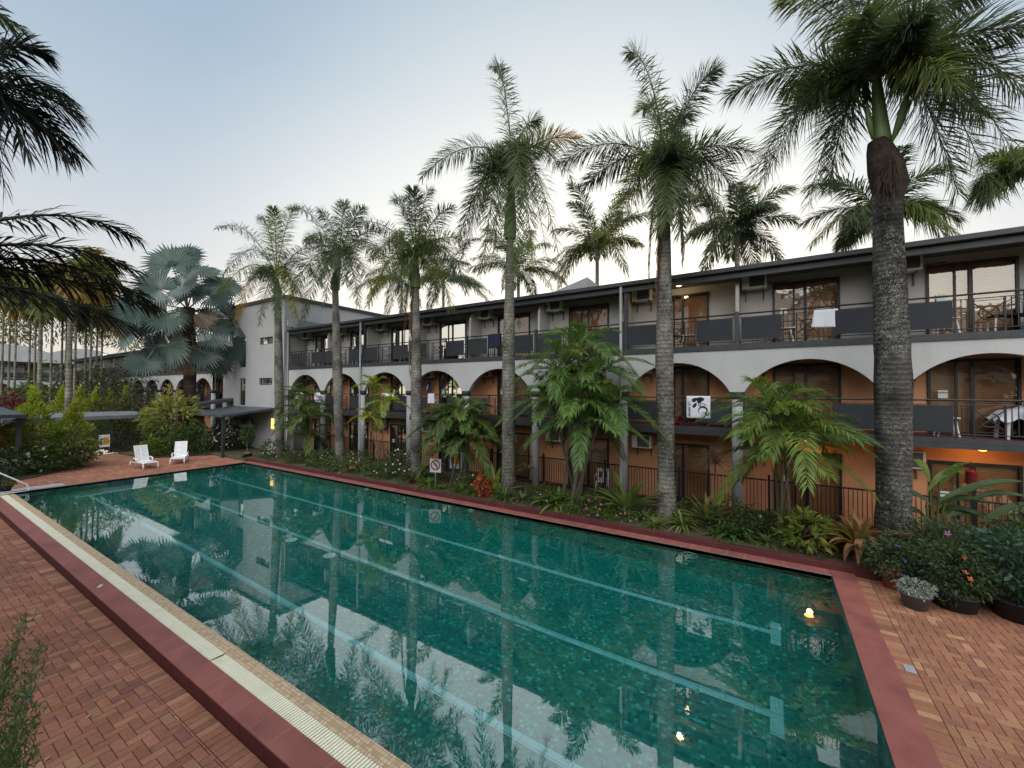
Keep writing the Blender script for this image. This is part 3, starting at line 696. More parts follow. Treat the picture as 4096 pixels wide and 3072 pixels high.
# ================================================================ PLANTS
def nrm(v): return v/(np.linalg.norm(v, axis=-1, keepdims=True)+1e-9)
def frond(mb, P0, P1, P2, LL, n, w, col, plum=35, base=.12, droop=.25, ang=(62, 28), rach=.018, cvar=.25, tipcol=None, tuft=1., seg=2, rcol=None, thin=0.):
    """one feather frond along a quadratic curve: rachis tube plus folded leaflets"""
    P0, P1, P2 = map(np.asarray, (P0, P1, P2)); P0 = P0.astype(float)
    t = np.linspace(0, 1, 14)[:, None]; C = (1-t)**2*P0+2*t*(1-t)*P1+t*t*P2
    mb.tube(C, rach*(1-.8*t[:, 0]), 5, col=rcol if rcol is not None else np.asarray(col)*1.3, cap=False)
    u = np.repeat(np.linspace(base, .995, n), 2)+rng.normal(0, .004, 2*n); u = np.clip(u, base, 1)
    if thin: u = u[rng.random(len(u)) > thin]
    m_ = len(u); side = np.where(np.arange(m_) % 2 == 0, 1., -1.)[:, None]
    uu = u[:, None]; P = (1-uu)**2*P0+2*uu*(1-uu)*P1+uu*uu*P2
    T = nrm(2*(1-uu)*(P1-P0)+2*uu*(P2-P1)+1e-6)
    Sd = np.cross(T, [0, 0, 1.]); bad = np.linalg.norm(Sd, axis=1) < .15
    dd = np.asarray(P2)-P0; alt = np.array([dd[1], -dd[0], 0])+1e-3; Sd[bad] = alt/np.linalg.norm(alt); Sd = nrm(Sd)
    Nn = nrm(np.cross(Sd, T))
    a = np.radians(ang[0]+(ang[1]-ang[0])*uu+rng.normal(0, 5, (m_, 1)))
    bt = np.radians(rng.uniform(-plum, plum, (m_, 1))) if plum >= 0 else np.radians(-plum+rng.normal(0, 5, (m_, 1)))
    D = nrm(T*np.cos(a)+(Sd*side*np.cos(bt)+Nn*np.sin(bt))*np.sin(a))
    x = (u-base)/(1-base); prof = np.clip(np.sin(np.clip(x*.86+.14, 0, 1)*math.pi)**.42, .5, 1)*np.where(x > .9, tuft, 1)
    ln = (LL*prof*rng.uniform(.85, 1.12, m_))[:, None]
    g = np.array([0, 0, -1.]); Wd = nrm(np.cross(D, Nn)+rng.normal(0, .15, (m_, 3)))*w/2
    mid = P+D*ln*.5+g*ln*droop*.18*rng.uniform(.4, 1.5, (m_, 1)); tip = P+D*ln*.94+g*ln*droop*rng.uniform(.5, 1.5, (m_, 1))
    Vv = np.stack([P-Wd*.35, P+Wd*.35, mid+Wd, mid-Wd, tip], 1).reshape(-1, 3); o_ = np.arange(m_)[:, None]*5
    c = np.asarray(col)*rng.uniform(1-cvar, 1+cvar, (m_, 1))
    if tipcol is not None: c = c*(1-x[:, None]**1.5)+np.asarray(tipcol)*x[:, None]**1.5
    mb.add(Vv, o_+np.array([[0, 1, 2, 3]]), o_+np.array([[3, 2, 4]]), col=c)
G1 = (.060, .085, .042); G2 = (.085, .115, .045); G3 = (.14, .175, .05); GY = (.17, .17, .03); DRY = (.20, .13, .08); GD = (.022, .040, .018)
def trunk(name, pts, rad, mat, parent, n=20, sub=24, wob=.015):
    P = np.asarray(pts, float); k = np.linspace(0, len(P)-1, sub)
    Q = np.stack([np.interp(k, np.arange(len(P)), P[:, i]) for i in range(3)], -1)
    rr = np.interp(k, np.linspace(0, len(P)-1, len(rad)), rad)
    b = MB(); b.tube(Q, rr*(1+rng.normal(0, wob, sub)), n, cap=False); o = b.build(name, mat, parent, smooth=True); return o
def arch_ctrl(P0, P2, arch):
    d = P2-P0; h = np.array([d[0], d[1], 0]); L_ = np.linalg.norm(d)
    return P0+h*.42+np.array([0, 0, max(0, d[2])*.62+arch*L_*.42])

def tall_palm(label, base, Xp, top, crown, tr, fronds, LL=.75, n=135, sh=.2, matb='bark', extra=8, flen=3., seeds=1, dead=(), group='tall feather palms along the garden bed', colr=G1):
    """base/top/crown as photo points on the plane X=Xp"""
    B = onX(*base, Xp); B[2] = .1; Tp = onX(*top, Xp); C = onX(*crown, Xp)
    root = empty('palm_tree', B, 0, label, 'palm tree', group)
    off = B.copy()
    Mi = (B*.5+Tp*.5); Mi[1] += rng.uniform(-.05, .05)
    trunk('trunk', [B-off, (B*.85+Tp*.15)-off, Mi-off, Tp-off], tr, matb, root, sub=34)
    b = MB(); b.tube([Tp-off-[0, 0, .1], Tp-off+[0, 0, .3], (Tp*.4+C*.6)-off, C-off], [sh*1.15, sh*1.25, sh*.8, sh*.45], 14, cap=False); b.build('crownshaft', 'shaft', root, smooth=True)
    def mk(P2, arch, col, tipc=None, ll=LL, nn=n, th=0., nm='frond', mt='leaf', dr=.3):
        P0 = C+np.array([0, 0, rng.uniform(-.25, .1)])
        P1 = arch_ctrl(P0, P2, arch)
        mb = MB(); frond(mb, P0-off, P1-off, P2-off, ll, nn, .032, np.array(col)*rng.uniform(.85, 1.15), 62, .13, dr*.6, (80, 34), .03, tipcol=tipc, thin=th, rcol=(.09, .10, .035))
        return mb.build(nm, mt, root)
    for f in fronds:
        px, py, dx, arch = f[:4]; c = f[4] if len(f) > 4 else [G1, G1, G2, G2, G3][rng.integers(5)]
        P2 = onX(px, py, Xp+dx)
        mk(P2, arch, c, f[5] if len(f) > 5 else None)
    for i in range(extra):
        a = (0 if i % 2 else math.pi)+rng.uniform(-.8, .8); L_ = flen*rng.uniform(.8, 1.05); el = rng.uniform(-.6, .9)
        P2 = C+np.array([math.cos(a)*L_*.8, math.sin(a)*L_*.8, el*L_*.5-.3])
        mk(P2, rng.uniform(.5, .9), [G1, G2, G3][rng.integers(3)])
    for (px, py, dx) in dead:
        P2 = onX(px, py, Xp+dx); P0 = C+[0, 0, -.3]; P1 = P0+(P2-P0)*np.array([.9, .9, .12])+[0, 0, .15]
        mb = MB(); frond(mb, P0-off, P1-off, P2-off, .42, 70, .035, DRY, 75, .2, .9, (25, 12), .028, rcol=(.16, .11, .08)); mb.build('dead_frond', 'leaf_dry', root)
    return root
T_ = tall_palm
T_('first tall palm from the left, lichen-spotted trunk standing before the stair tower', (605, 975), 13.4, (600, 640), (598, 598), [.30, .24, .25, .17],
   [(468, 492, -.3, .5), (560, 470, .5, .6), (590, 452, -.6, .8), (640, 448, .6, .7), (700, 540, .4, .8), (700, 620, 0, .8), (486, 590, .4, .9), (470, 640, -.5, 1.0), (510, 690, .2, 1.0, GY, (.4, .26, .02)),
    (560, 700, -.6, .9, G3), (640, 690, -.5, .9, GY), (655, 650, .3, 1.), (600, 690, -1.2, .9), (540, 600, -1.2, .8)], extra=1, flen=2.4, LL=.85)
T_('second tall palm from the left, slim grey trunk bulging at mid height', (735, 985), 13.4, (724, 622), (733, 560), [.27, .22, .25, .15],
   [(622, 450, 0, .45), (690, 455, -.6, .7), (745, 440, .5, .6), (785, 450, 0, .6), (825, 500, .4, .7), (835, 570, -.2, .9), (660, 520, .4, .8), (628, 640, -.2, 1.0, G2), (655, 690, .5, 1.0), (700, 660, -.8, .9),
    (775, 660, -.2, .9), (810, 640, .5, 1.0, G3), (690, 600, -1.3, .9), (745, 610, -1.4, .8)], extra=1, flen=2.4, LL=.85)
T_('third tall palm from the left, with a peeling brown sheath and hanging dead frond', (900, 1000), 13.4, (897, 618), (898, 552), [.27, .24, .25, .16],
   [(765, 480, -.3, .4), (852, 430, .3, .6), (893, 412, -.3, .7), (930, 410, .5, .7), (980, 450, 0, .7), (1000, 520, .3, .8), (985, 590, -.2, .9), (800, 560, .3, 1.), (795, 660, -.2, 1., G3, GY), (835, 640, -.9, 1.),
    (975, 665, 0, .9, G3), (945, 650, .7, .9), (860, 600, -1.3, .8), (1005, 600, -.4, 1.)], extra=1, flen=2.4, LL=.85, dead=((872, 775, -.3), (885, 800, -.25)))
T_('fourth tall palm from the left, slender dark trunk rising past the roof', (1098, 1040), 13.4, (1102, 510), (1106, 352), [.30, .25, .25, .13],
   [(1070, 143, .2, .75), (912, 380, -.3, .85), (1250, 300, .2, .75, G3, (.35, .20, .02)), (1235, 385, -.4, .9), (1000, 555, -.3, .85), (990, 520, .6, .9), (1040, 590, .5, .8), (1065, 560, -.8, .8), (1205, 540, -.2, .85), (1185, 580, .6, .85),
    (1150, 560, -.7, .8), (1112, 590, -1.1, .6), (1160, 260, .9, .7), (1030, 480, -1.3, .9), (1130, 450, -1.9, .9)], extra=1, flen=2.4, LL=.88, n=160)
T_('fifth tall palm from the left, brown dead fronds drooping below its crown', (1440, 1110), 13.4, (1436, 455), (1440, 350), [.33, .25, .27, .16],
   [(1362, 112, .1, .7), (1545, 150, .2, .6), (1390, 230, .8, .8, G3), (1215, 350, -.2, .8), (1265, 400, .4, .9), (1310, 555, 0, .9, G3, GY), (1330, 480, -.8, .9), (1625, 330, -.2, .75), (1600, 420, .5, .9), (1560, 470, -.5, .9),
    (1470, 500, -1.1, .8), (1440, 480, -1.5, .8), (1500, 490, -.3, .8, G3), (1480, 250, 1.0, .8), (1420, 500, -.4, .7)], extra=1, flen=2.4, LL=.92, n=165,
   dead=((1402, 600, 0), (1420, 640, -.2), (1545, 540, .3), (1548, 500, .1), (1475, 560, -.3)))
T_('sixth and largest tall palm, massive dark trunk at the right', (1932, 1125), 13.4, (1915, 420), (1893, 165), [.44, .33, .355, .28],
   [(1575, 205, -.2, .7, G1), (1600, 440, -.3, 1.0, G1), (1640, 400, .5, .95), (1745, 445, 0, .9), (1790, 400, .6, .8), (1690, 0, .3, .6, G3), (1760, -90, -.4, .6), (1890, -170, .3, .7), (2010, -130, -.4, .7), (2120, -20, .5, .75),
    (2220, 60, -.2, .8), (2250, 220, .3, .9), (2145, 420, -.2, .8), (2070, 420, .4, .75), (2190, 330, -.4, 1.0), (1980, 60, -1.4, .9), (2060, 180, -1.2, 1.0), (1860, 40, -1.2, .9), (2120, 250, .8, .9), (1700, 200, .9, .9)], extra=2, flen=2.8, LL=1.0, n=190, sh=.20, matb='bark_dark')
# fibre bulge and flower spathes of the largest palm
big = [o for o in bpy.data.objects if o.get('label', '').startswith('sixth')][0]
off = np.array(big.location)
b = MB(); P = [onX(*q, 13.4)-off for q in ((1918, 440), (1922, 400), (1912, 360), (1900, 322), (1897, 305))]; b.tube(P, [.27, .36, .35, .26, .21], 18, cap=False); b.build('fibre_sheath', 'bark_fibre', big, smooth=True)
b = MB(); b.tube([onX(*q, 13.2)-off for q in ((1925, 310), (1945, 260), (1955, 220), (1965, 195))], [.03, .09, .07, .01], 8); b.build('flower_spathe', 'shaft', big, smooth=True)
b = MB(); b.tube([onX(*q, 13.2)-off for q in ((1885, 300), (1878, 265), (1874, 240), (1872, 222))], [.03, .07, .05, .01], 8); b.build('flower_spathe', 'shaft', big, smooth=True)
for i in range(3):
    b = MB(); c = onX(1905+rng.uniform(-15, 25), 330+i*20, 13.1)-off
    frond(b, c, c+[-.25, rng.uniform(-.3, .3), -.1], c+[-.3, rng.uniform(-.4, .4), -1.0], .35, 40, .02, (.06, .045, .035), 80, .1, 1., (40, 30), .01); b.build('fibre', 'leaf_dry', big)

# palms behind the hotel
def bg_palm(label, cx, cy_, X, r_px, nf=13, cols=(G1, G2, G3), base_z=0., mat='leaf', LL=.55, nn=55, tr=.13, group='palm crowns rising behind the hotel roof', spread=(-.7, 1.), w=.06, Yp=None, trunkmat='bark_pale', arch=.8):
    C = onX(cx, cy_, X) if Yp is None else onY(cx, cy_, Yp)
    E1 = onX(cx+r_px, cy_, X) if Yp is None else onY(cx+r_px, cy_, Yp); Rr = min(np.linalg.norm(E1-C), 5.2 if Yp is None else 3.6)
    B = C.copy(); B[2] = base_z
    root = empty('palm_tree', B, 0, label, 'palm tree', group)
    trunk('trunk', [(0, 0, 0), (0, 0, (C-B)[2]*.6), (0, 0, (C-B)[2])], [tr*1.3, tr, tr*.8], trunkmat, root, n=10, sub=10)
    b = MB(); c0 = C-B
    for i in range(nf):
        a = i*2*math.pi/nf*1.0+rng.uniform(-.3, .3); e = rng.uniform(*spread); L_ = Rr*rng.uniform(.8, 1.1)
        P2 = c0+np.array([math.cos(a)*L_*.85, math.sin(a)*L_*.85, e*L_*.7])
        frond(b, c0, arch_ctrl(c0, P2, arch), P2, LL, nn, w, cols[rng.integers(len(cols))], 35, .12, .35, (62, 30), .02)
    b.build('crown', mat, root); return root
WHERE = [(868, 612, 26, 100, 'small dark palm crown behind the second palm and the roof end'), (958, 612, 25, 100, 'yellow-green palm crown behind the third tall palm'), (1120, 592, 25, 115, 'palm crown over the roof just right of the fourth tall palm'),
         (1290, 540, 24, 130, 'palm crown over the roof gable between fourth and fifth tall palms'), (1592, 508, 23.5, 150, 'palm crown over the roof right of the fifth tall palm'), (1905, 468, 22, 220, 'wide palm crown over the roof behind the largest trunk'),
         (2225, 375, 22, 170, 'palm crown entering at the right edge above the roof')]
for cx, cy_, X, rp, lb in WHERE: bg_palm(lb, cx, cy_, X, rp, 18, spread=(-.9, 1.2), LL=1.0, nn=100, w=.045)

for x_, y_, h_, lb in ((-1.3, -3.5, 10.5, 'palm on the viewer side of the pool, nearest the right-hand deck'), (-1.5, 4.0, 11, 'palm on the viewer side of the pool, opposite the largest palm'), (-1.3, 13, 10.5, 'palm on the viewer side of the pool, opposite the middle of the arcade')):
    px_ = None; root = empty('palm_tree', (x_, y_, NZ), 0, lb, 'palm tree', 'palms on the viewer side of the pool'); trunk('trunk', [(0, 0, 0), (0, 0, h_*.5), (0, 0, h_)], [.3, .24, .16], 'bark', root, n=12, sub=10); mb = MB()
    for i in range(16):
        a = i*.39*2.4; e = rng.uniform(-.8, 1.2); c0_ = np.array([0, 0, h_]); P2 = c0_+np.array([math.cos(a)*3, math.sin(a)*3, e*2.2]); frond(mb, c0_, arch_ctrl(c0_, P2, .8), P2, .8, 60, .05, G1, 45, .12, .3, (62, 28), .025)
    mb.build('crown', 'leaf', root)
# slender palms in the garden beyond the deck
FIRSTSL = 1
SL = [(10, 640, 62, 'far slender palm, leftmost at the picture edge'), (24, 655, 66, 'slender palm second from the left edge'), (37, 640, 60, 'slender palm third from the left edge'), (67, 690, 60, 'thin palm before the far wing slab'),
      (79, 672, 55, 'thin palm between the far wing railings'), (90, 652, 46, 'thick slender palm left of the garden group'), (114, 690, 52, 'slim palm in the left of the garden group'), (137, 668, 56, 'slim palm at the middle of the garden group'),
      (146, 650, 60, 'very thin palm behind the ringed pale trunk'), (154, 632, 39, 'ringed pale palm trunk nearest in the garden group'), (166, 660, 50, 'pale palm just right of the nearest ringed trunk'), (188, 660, 54, 'pale palm trunk midway to the silver fan palm'),
      (201, 610, 50, 'tall pale palm left of the silver fan palm'), (212, 668, 58, 'thin palm near the far yellow lamp'), (222, 690, 52, 'short thin palm beside the far yellow lamp')]
for i_, (px, py, Yp, lb) in enumerate(SL):
    bg_palm(lb, px, py-22+(i_%3)*14-14, 0, 70, 17, (G3, (.19, .19, .05), G2, (.30, .21, .07)), LL=1.3, nn=40, tr=.14 if Yp < 40 else (.12 if Yp < 48 else .075), group='slender palms in the garden beyond the deck', Yp=Yp, w=.13, spread=(-1.3, .9))

TREES = True
# silver fan palm
def fan(mb, c, d, up, rad, col, nseg=34, spread=150, droop=.1):
    """one costapalmate leaf: hub c, facing axis d (leaf plane holds d and its side), radius rad"""
    d = nrm(np.asarray(d, float)); sd = nrm(np.cross(d, up)); nn = np.cross(sd, d)
    a = np.radians(np.linspace(-spread, spread, nseg)); da = a[1]-a[0]
    r_ = rad*(.78+.22*np.cos(a*.6))*rng.uniform(.93, 1.05, nseg)
    def dirv(x): return np.cos(x)[:, None]*d+np.sin(x)[:, None]*sd
    D = dirv(a); inner = r_[:, None]*.68
    fold0 = np.where(np.arange(nseg) % 2 == 0, 1, -1)[:, None]*nn*rad*.015
    cup = nn*rad*.10*(1-np.cos(a))[:, None]
    A = c+D*inner*1.0+cup; Bl = c+dirv(a-da*.5)*inner*.98+cup-nn*rad*.035; Br = c+dirv(a+da*.5)*inner*.98+cup-nn*rad*.035
    Tp = c+D*r_[:, None]+cup*1.2+np.array([0, 0, -1.])*droop*rad*rng.uniform(.5, 1.6, (nseg, 1))
    Cc = np.repeat(np.asarray(c, float)[None], nseg, 0)
    Vv = np.stack([Cc, Bl, A, Br, Tp], 1).reshape(-1, 3); o_ = np.arange(nseg)[:, None]*5
    cc = np.asarray(col)*rng.uniform(.85, 1.15, (nseg, 1))
    T4 = np.stack([o_+[[0, 1, 2]], o_+[[0, 2, 3]], o_+[[1, 4, 2]], o_+[[2, 4, 3]]], 1).reshape(-1, 3)
    mb.add(Vv, None, T4, col=np.repeat(cc, 4, 0))
YB = 33.5
Bb = onY(408, 885, YB); Bb[2] = 0; Cb = onY(405, 665, YB)
bis = empty('fan_palm', Bb, 0, 'silver-blue fan palm with huge round leaves and a dark trunk beside the stair tower', 'palm tree')
trunk('trunk', [(0, 0, 0), (.05, 0, 1.5), (0, 0, (Cb-Bb)[2]*.7), Cb-Bb], [.42, .34, .36, .40], 'bark_fibre', bis)
SIL = (.12, .165, .145); SIL2 = (.065, .10, .088); TANL = (.34, .26, .19)
LEAFS = [(372, 575, 1.25, SIL), (428, 590, 1.2, SIL), (345, 625, 1.1, SIL), (330, 690, 1.25, SIL2), (300, 665, 1.1, SIL2), (290, 715, 1.0, SIL2), (480, 620, 1.15, SIL), (495, 690, 1.3, SIL2), (525, 710, .95, SIL2), (455, 640, 1.1, SIL2),
         (365, 745, 1.1, SIL), (330, 750, 1.0, SIL2), (395, 615, 1.1, SIL2), (435, 760, 1.0, SIL2), (470, 780, .95, SIL), (400, 560, 1.0, SIL2), (360, 680, 1.0, SIL2), (450, 690, 1.0, SIL2), (415, 640, 1.0, SIL), (315, 780, .9, SIL2), (505, 750, .9, SIL2), (460, 725, .9, SIL2), (385, 710, .9, SIL2)]
for i, (px, py, rad, c) in enumerate(LEAFS):
    P2 = onY(px, py, YB+rng.uniform(-1.2, 1.0))-Bb; c0 = Cb-Bb+[0, 0, -.1]
    mb = MB(); P1 = c0+(P2-c0)*.5+[0, 0, .25]
    mb.tube([c0, P1*.6+c0*.4, P1, P2], [.05, .04, .035, .03], 6, col=(.16, .18, .14))
    d = nrm(P2-c0+np.array([0, 0, -.2])+rng.normal(0, .15, 3)); nv = nrm(np.array([-.55, -.75, .5])+rng.normal(0, .3, 3)); up = nv
    d = nrm(d-nv*np.dot(d, nv)*.8); fan(mb, P2, d, up, rad*1.5, c, 40, 150, .12)
    mb.build('fan_leaf', 'leaf_stiff', bis)
for i, (px, py, rad) in enumerate([(355, 800, 1.6), (375, 790, 1.5), (430, 800, 1.4), (455, 730, 1.3), (400, 830, 1.2)]):
    P2 = onY(px-(px-405)*.5, py-55, YB-.5)-Bb; c0 = Cb-Bb+[0, 0, -.2]; mb = MB(); mb.tube([c0, P2], .03, 5, col=(.2, .15, .1))
    d = nrm(onY(px, py+20, YB-.5)-Bb-P2); fan(mb, P2, d, nrm(np.array([-.5, -.8, .2])), rad, TANL if i != 3 else (.42, .32, .25), 22, 38 if i != 3 else 60, .05); mb.build('dead_leaf', 'leaf_dry', bis)

# near palm at the left, its fronds reaching in from outside the frame
def edge_palm(label, C, tips, colr, LL, n, base_z=-.13, tr=.16):
    B = np.array([C[0], C[1], base_z]); root = empty('palm_tree', B, 0, label, 'palm tree', 'dark palms reaching in at the left edge')
    trunk('trunk', [(0, 0, 0), (0, 0, (C-B)[2]*.6), C-B], [tr*1.4, tr, tr], 'bark', root, n=12)
    for q in tips:
        P2 = q[0]; mb = MB(); P0 = C-B
        frond(mb, P0, arch_ctrl(P0, P2-B, q[1]), P2-B, LL*q[2], n, .055, colr, q[3], .1, .35, (58, 26), .03, rcol=(.03, .03, .02), thin=.05); mb.build('frond', 'leaf', root)
    return root
C1 = onY(-150, 560, 9.0); B1 = np.array([C1[0], C1[1], NZ])
ep = empty('palm_tree', B1, 0, 'dark palm fronds sweeping in low from the left edge over the garden', 'palm tree', 'dark palms reaching in at the left edge')
trunk('trunk', [(0, 0, 0), (0, 0, (C1-B1)[2]*.6), C1-B1], [.24, .18, .16], 'bark', ep, n=12)
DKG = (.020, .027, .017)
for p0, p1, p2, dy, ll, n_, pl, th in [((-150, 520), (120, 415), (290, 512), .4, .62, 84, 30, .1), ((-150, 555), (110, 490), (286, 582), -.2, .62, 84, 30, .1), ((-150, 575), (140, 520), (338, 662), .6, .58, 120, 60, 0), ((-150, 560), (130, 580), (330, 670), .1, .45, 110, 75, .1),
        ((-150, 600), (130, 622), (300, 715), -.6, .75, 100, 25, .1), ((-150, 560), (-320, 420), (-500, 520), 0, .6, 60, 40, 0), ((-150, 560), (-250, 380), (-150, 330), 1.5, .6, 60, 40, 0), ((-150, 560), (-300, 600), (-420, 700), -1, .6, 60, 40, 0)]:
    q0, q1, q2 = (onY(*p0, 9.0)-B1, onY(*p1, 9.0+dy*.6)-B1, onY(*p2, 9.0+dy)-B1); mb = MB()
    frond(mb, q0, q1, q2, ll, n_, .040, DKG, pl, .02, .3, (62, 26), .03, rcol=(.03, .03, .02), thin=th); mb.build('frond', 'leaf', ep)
C2 = onY(-90, 190, 14.)
T2 = [(onY(140, 330, 14.3), .9, 1., 40), (onY(170, 250, 13.6), .8, 1., 40), (onY(165, 330, 14.2), .75, 1., 40), (onY(140, 210, 14.6), .8, .9, 40), (onY(90, 110, 13.8), .7, .9, 40), (onY(20, 90, 14.5), .6, .9, 40), (onY(60, 330, 13), .9, .9, 50), (onY(10, 400, 14), .9, .9, 60),
      (onY(-300, 150, 14), .7, 1, 40), (onY(-250, 350, 14), .8, 1, 40), (onY(-60, 100, 12), .7, 1, 40)]
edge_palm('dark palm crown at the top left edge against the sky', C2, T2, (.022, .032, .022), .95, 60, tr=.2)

# ---- generic leafy masses
def leaves(mb, C, r, n, size, cols, flat=.35, shell=.55, asp=.45, droop=.3, topc=None, shape='ell'):
    """n leaf quads scattered through an uneven volume centred on C"""
    C = np.asarray(C, float); r = np.asarray(r, float)
    d = nrm(rng.normal(0, 1, (n, 3))); q = rng.random((n, 1))**(1/3.); q = shell+(1-shell)*q if shell else q
    ph = rng.uniform(0, 6, 6)
    lump = 1+.20*np.sin(d[:, 0]*5+ph[0])*np.sin(d[:, 1]*5+ph[1])+.14*np.sin(d[:, 2]*8+ph[2])*np.sin(d[:, 0]*9+ph[3])
    P = d*q*lump[:, None]
    if shape == 'cone': s = np.clip((1.12-P[:, 2:3])*.66, .22, 1.05); P[:, :2] *= s*(1+.25*np.sin(P[:, 2:3]*14+ph[4]))
    out = nrm(P*np.array([1, 1, .6])); P = C+P*r
    ax = nrm(out+rng.normal(0, .55, (n, 3))+np.array([0, 0, -droop]))
    wv = nrm(np.cross(ax, rng.normal(0, 1, (n, 3)))); L_ = (size*rng.uniform(.6, 1.3, (n, 1)))
    Vv = np.stack([P, P+ax*L_*.5+wv*L_*asp*.5, P+ax*L_, P+ax*L_*.5-wv*L_*asp*.5], 1).reshape(-1, 3)
    cols = np.asarray(cols); c = cols[rng.integers(0, len(cols), n)]*rng.uniform(.75, 1.25, (n, 1))
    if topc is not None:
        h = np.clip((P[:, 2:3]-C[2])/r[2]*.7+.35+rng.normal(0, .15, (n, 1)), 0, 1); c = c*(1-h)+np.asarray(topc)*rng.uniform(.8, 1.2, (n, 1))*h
    mb.add(Vv, np.arange(n)[:, None]*4+np.array([[0, 1, 2, 3]]), col=c)
def blossoms(parent, P, size, col, k=5):
    mb = MB()
    for p in P:
        nv = nrm(rng.normal(0, .5, 3)+np.array([-.6, -.5, .6])); a = nrm(np.cross(nv, [0, 0, 1.])); c2 = np.cross(nv, a)
        for j in range(k):
            t0 = j*2*math.pi/k; d1 = a*math.cos(t0)+c2*math.sin(t0); d2 = a*math.cos(t0+.8)+c2*math.sin(t0+.8); s = size*rng.uniform(.8, 1.2)
            mb.add([p, p+d1*s*.7+nv*s*.15, p+(d1+d2)*s*.6, p+d2*s*.7+nv*s*.15], [(0, 1, 2, 3)], col=np.array(col)*rng.uniform(.85, 1.1))
    return mb.build('flowers', 'leaf_dry', parent)
def stems(parent, C, r, n, col=(.08, .06, .04), rad=.012):
    mb = MB()
    for i in range(n):
        d = nrm(rng.normal(0, 1, 3))*np.asarray(r)*.75; d[2] = abs(d[2]); mb.tube([(0, 0, -C[2]*0-.02), (d[0]*.3, d[1]*.3, (C[2]+d[2])*.5), np.asarray(C)+d*np.array([1, 1, .6])], [rad*1.5, rad, rad*.4], 5, col=col)
    return mb.build('stems', 'leaf_dry', parent)
def shrub(label, base, r, n, size, cols, fl=None, nfl=0, flc=(.8, .7, .75), fls=.05, topc=None, shape='ell', cat='shrub', group=None, name='shrub', zc=None, shell=.35, asp=.45, droop=.3, stem=8):
    r = np.asarray(r, float)*BEDK[0]; n = int(n*BEDK[0]**1.5); root = empty(name, base, rng.uniform(0, 3), label, cat, group); zc = r[2]*.95 if zc is None else zc
    mb = MB(); leaves(mb, (0, 0, zc), r, n, size, cols, shell=shell, topc=topc, shape=shape, asp=asp, droop=droop); mb.build('foliage', 'leaf', root)
    if stem: stems(root, (0, 0, zc), r, stem)
    if nfl:
        root.rotation_euler = (0, 0, 0); P = []
        for _ in range(nfl):
            d = nrm(np.array([-abs(rng.normal()), -abs(rng.normal()), rng.normal()*.8+.3])+rng.normal(0, .3, 3)); P.append(np.array([0, 0, zc])+d*r*1.02)
        blossoms(root, P, fls, flc)
    return root
BEDK = [1.0]
def strap(label, base, nb, ln, w, cols, cat='plant', tipc=None, up=.9, name='strap_leaf_plant', group=None, curl=1., z0=.0, flo=None, keel=.15, dry=0):
    ln = ln*BEDK[0]; w = w*BEDK[0]; nb = int(nb*1.25); root = empty(name, base, 0, label, cat, group); mb = MB(); cols = np.asarray(cols)*1.15
    for i in range(nb):
        a = rng.uniform(0, 2*math.pi); e = rng.uniform(.25, 1.)*up; L_ = ln*rng.uniform(.65, 1.15); h = np.array([math.cos(a), math.sin(a), 0])
        t = np.linspace(0, 1, 6)[:, None]; P = np.array([0, 0, z0])+h*L_*(t*math.cos(e*1.3)+.10*t*t)+np.array([0, 0, 1.])*L_*(t*math.sin(e*1.3)-curl*.55*t**2.4*(1.25-e*.6))
        s = np.cross(h, [0, 0, 1.]); ww = w*np.clip(np.sin(np.clip(t*.9+.12, 0, 1)*math.pi), .02, 1)*rng.uniform(.8, 1.2)
        ww[-1] = .002; c = cols[rng.integers(len(cols))]*rng.uniform(.8, 1.2)
        Lp = P+s*ww/2+[0, 0, 1]*ww*keel; Rp = P-s*ww/2+[0, 0, 1]*ww*keel; Vv = np.concatenate([Lp, P, Rp]); Q = []
        for j in range(5): Q += [(j, 6+j, 7+j, j+1), (6+j, 12+j, 13+j, 7+j)]
        cc = np.repeat(np.array([c*(1-x)+np.asarray(tipc if tipc is not None else c)*x for x in np.linspace(0, 1, 5)**2]), 2, 0)
        mb.add(Vv, Q, col=cc)
    mb.build('leaves', 'leaf', root)
    if flo:
        P = [np.array([rng.normal(0, .12), rng.normal(0, .12), ln*rng.uniform(.5, .9)]) for _ in range(flo[0])]; blossoms(root, P, .035, flo[1])
    return root
def areca(label, base, crowns, frl, LL, n, cols, w=.05, nf=9, group='bushy palms in the garden bed', extra_stems=4, tr=.035, droop=.35, V=28, arch=.8):
    root = empty('clumping_palm', base, 0, label, 'palm', group); base = np.asarray(base, float)
    for ci, c in enumerate(crowns):
        c = np.asarray(c, float)-base; mb = MB(); b0 = np.array([rng.normal(0, .12), rng.normal(0, .15), 0])
        mb.tube([b0, b0*.6+c*.4+[0, 0, .0], c], [tr*1.3, tr, tr*.9], 8, col=(.16, .15, .11)); mb.build('stem', 'leaf_dry', root)
        a0 = rng.uniform(0, 6)
        for i in range(nf):
            a = a0+i*2.4; e = 1.15-1.5*(i+.5)/nf+rng.normal(0, .12); L_ = frl*rng.uniform(.8, 1.1)
            P2 = c+np.array([math.cos(a)*math.cos(e)*L_, math.sin(a)*math.cos(e)*L_, math.sin(e)*L_*.9-.25*L_])
            mb = MB(); frond(mb, c, arch_ctrl(c, P2, arch), P2, LL, n, w, cols[rng.integers(len(cols))], -V, .2, droop, (60, 32), .014, rcol=(.16, .19, .05)); mb.build('frond', 'leaf', root)
    return root
GZ = .18
LG = [(.075, .15, .035), (.095, .18, .04), (.055, .11, .03)]
def bp_(px, py, X=13.3): p = onX(px, py, X); p[2] = GZ; return p
def crowns(L, X): return [onX(px, py, X+dx) for px, py, dx in L]
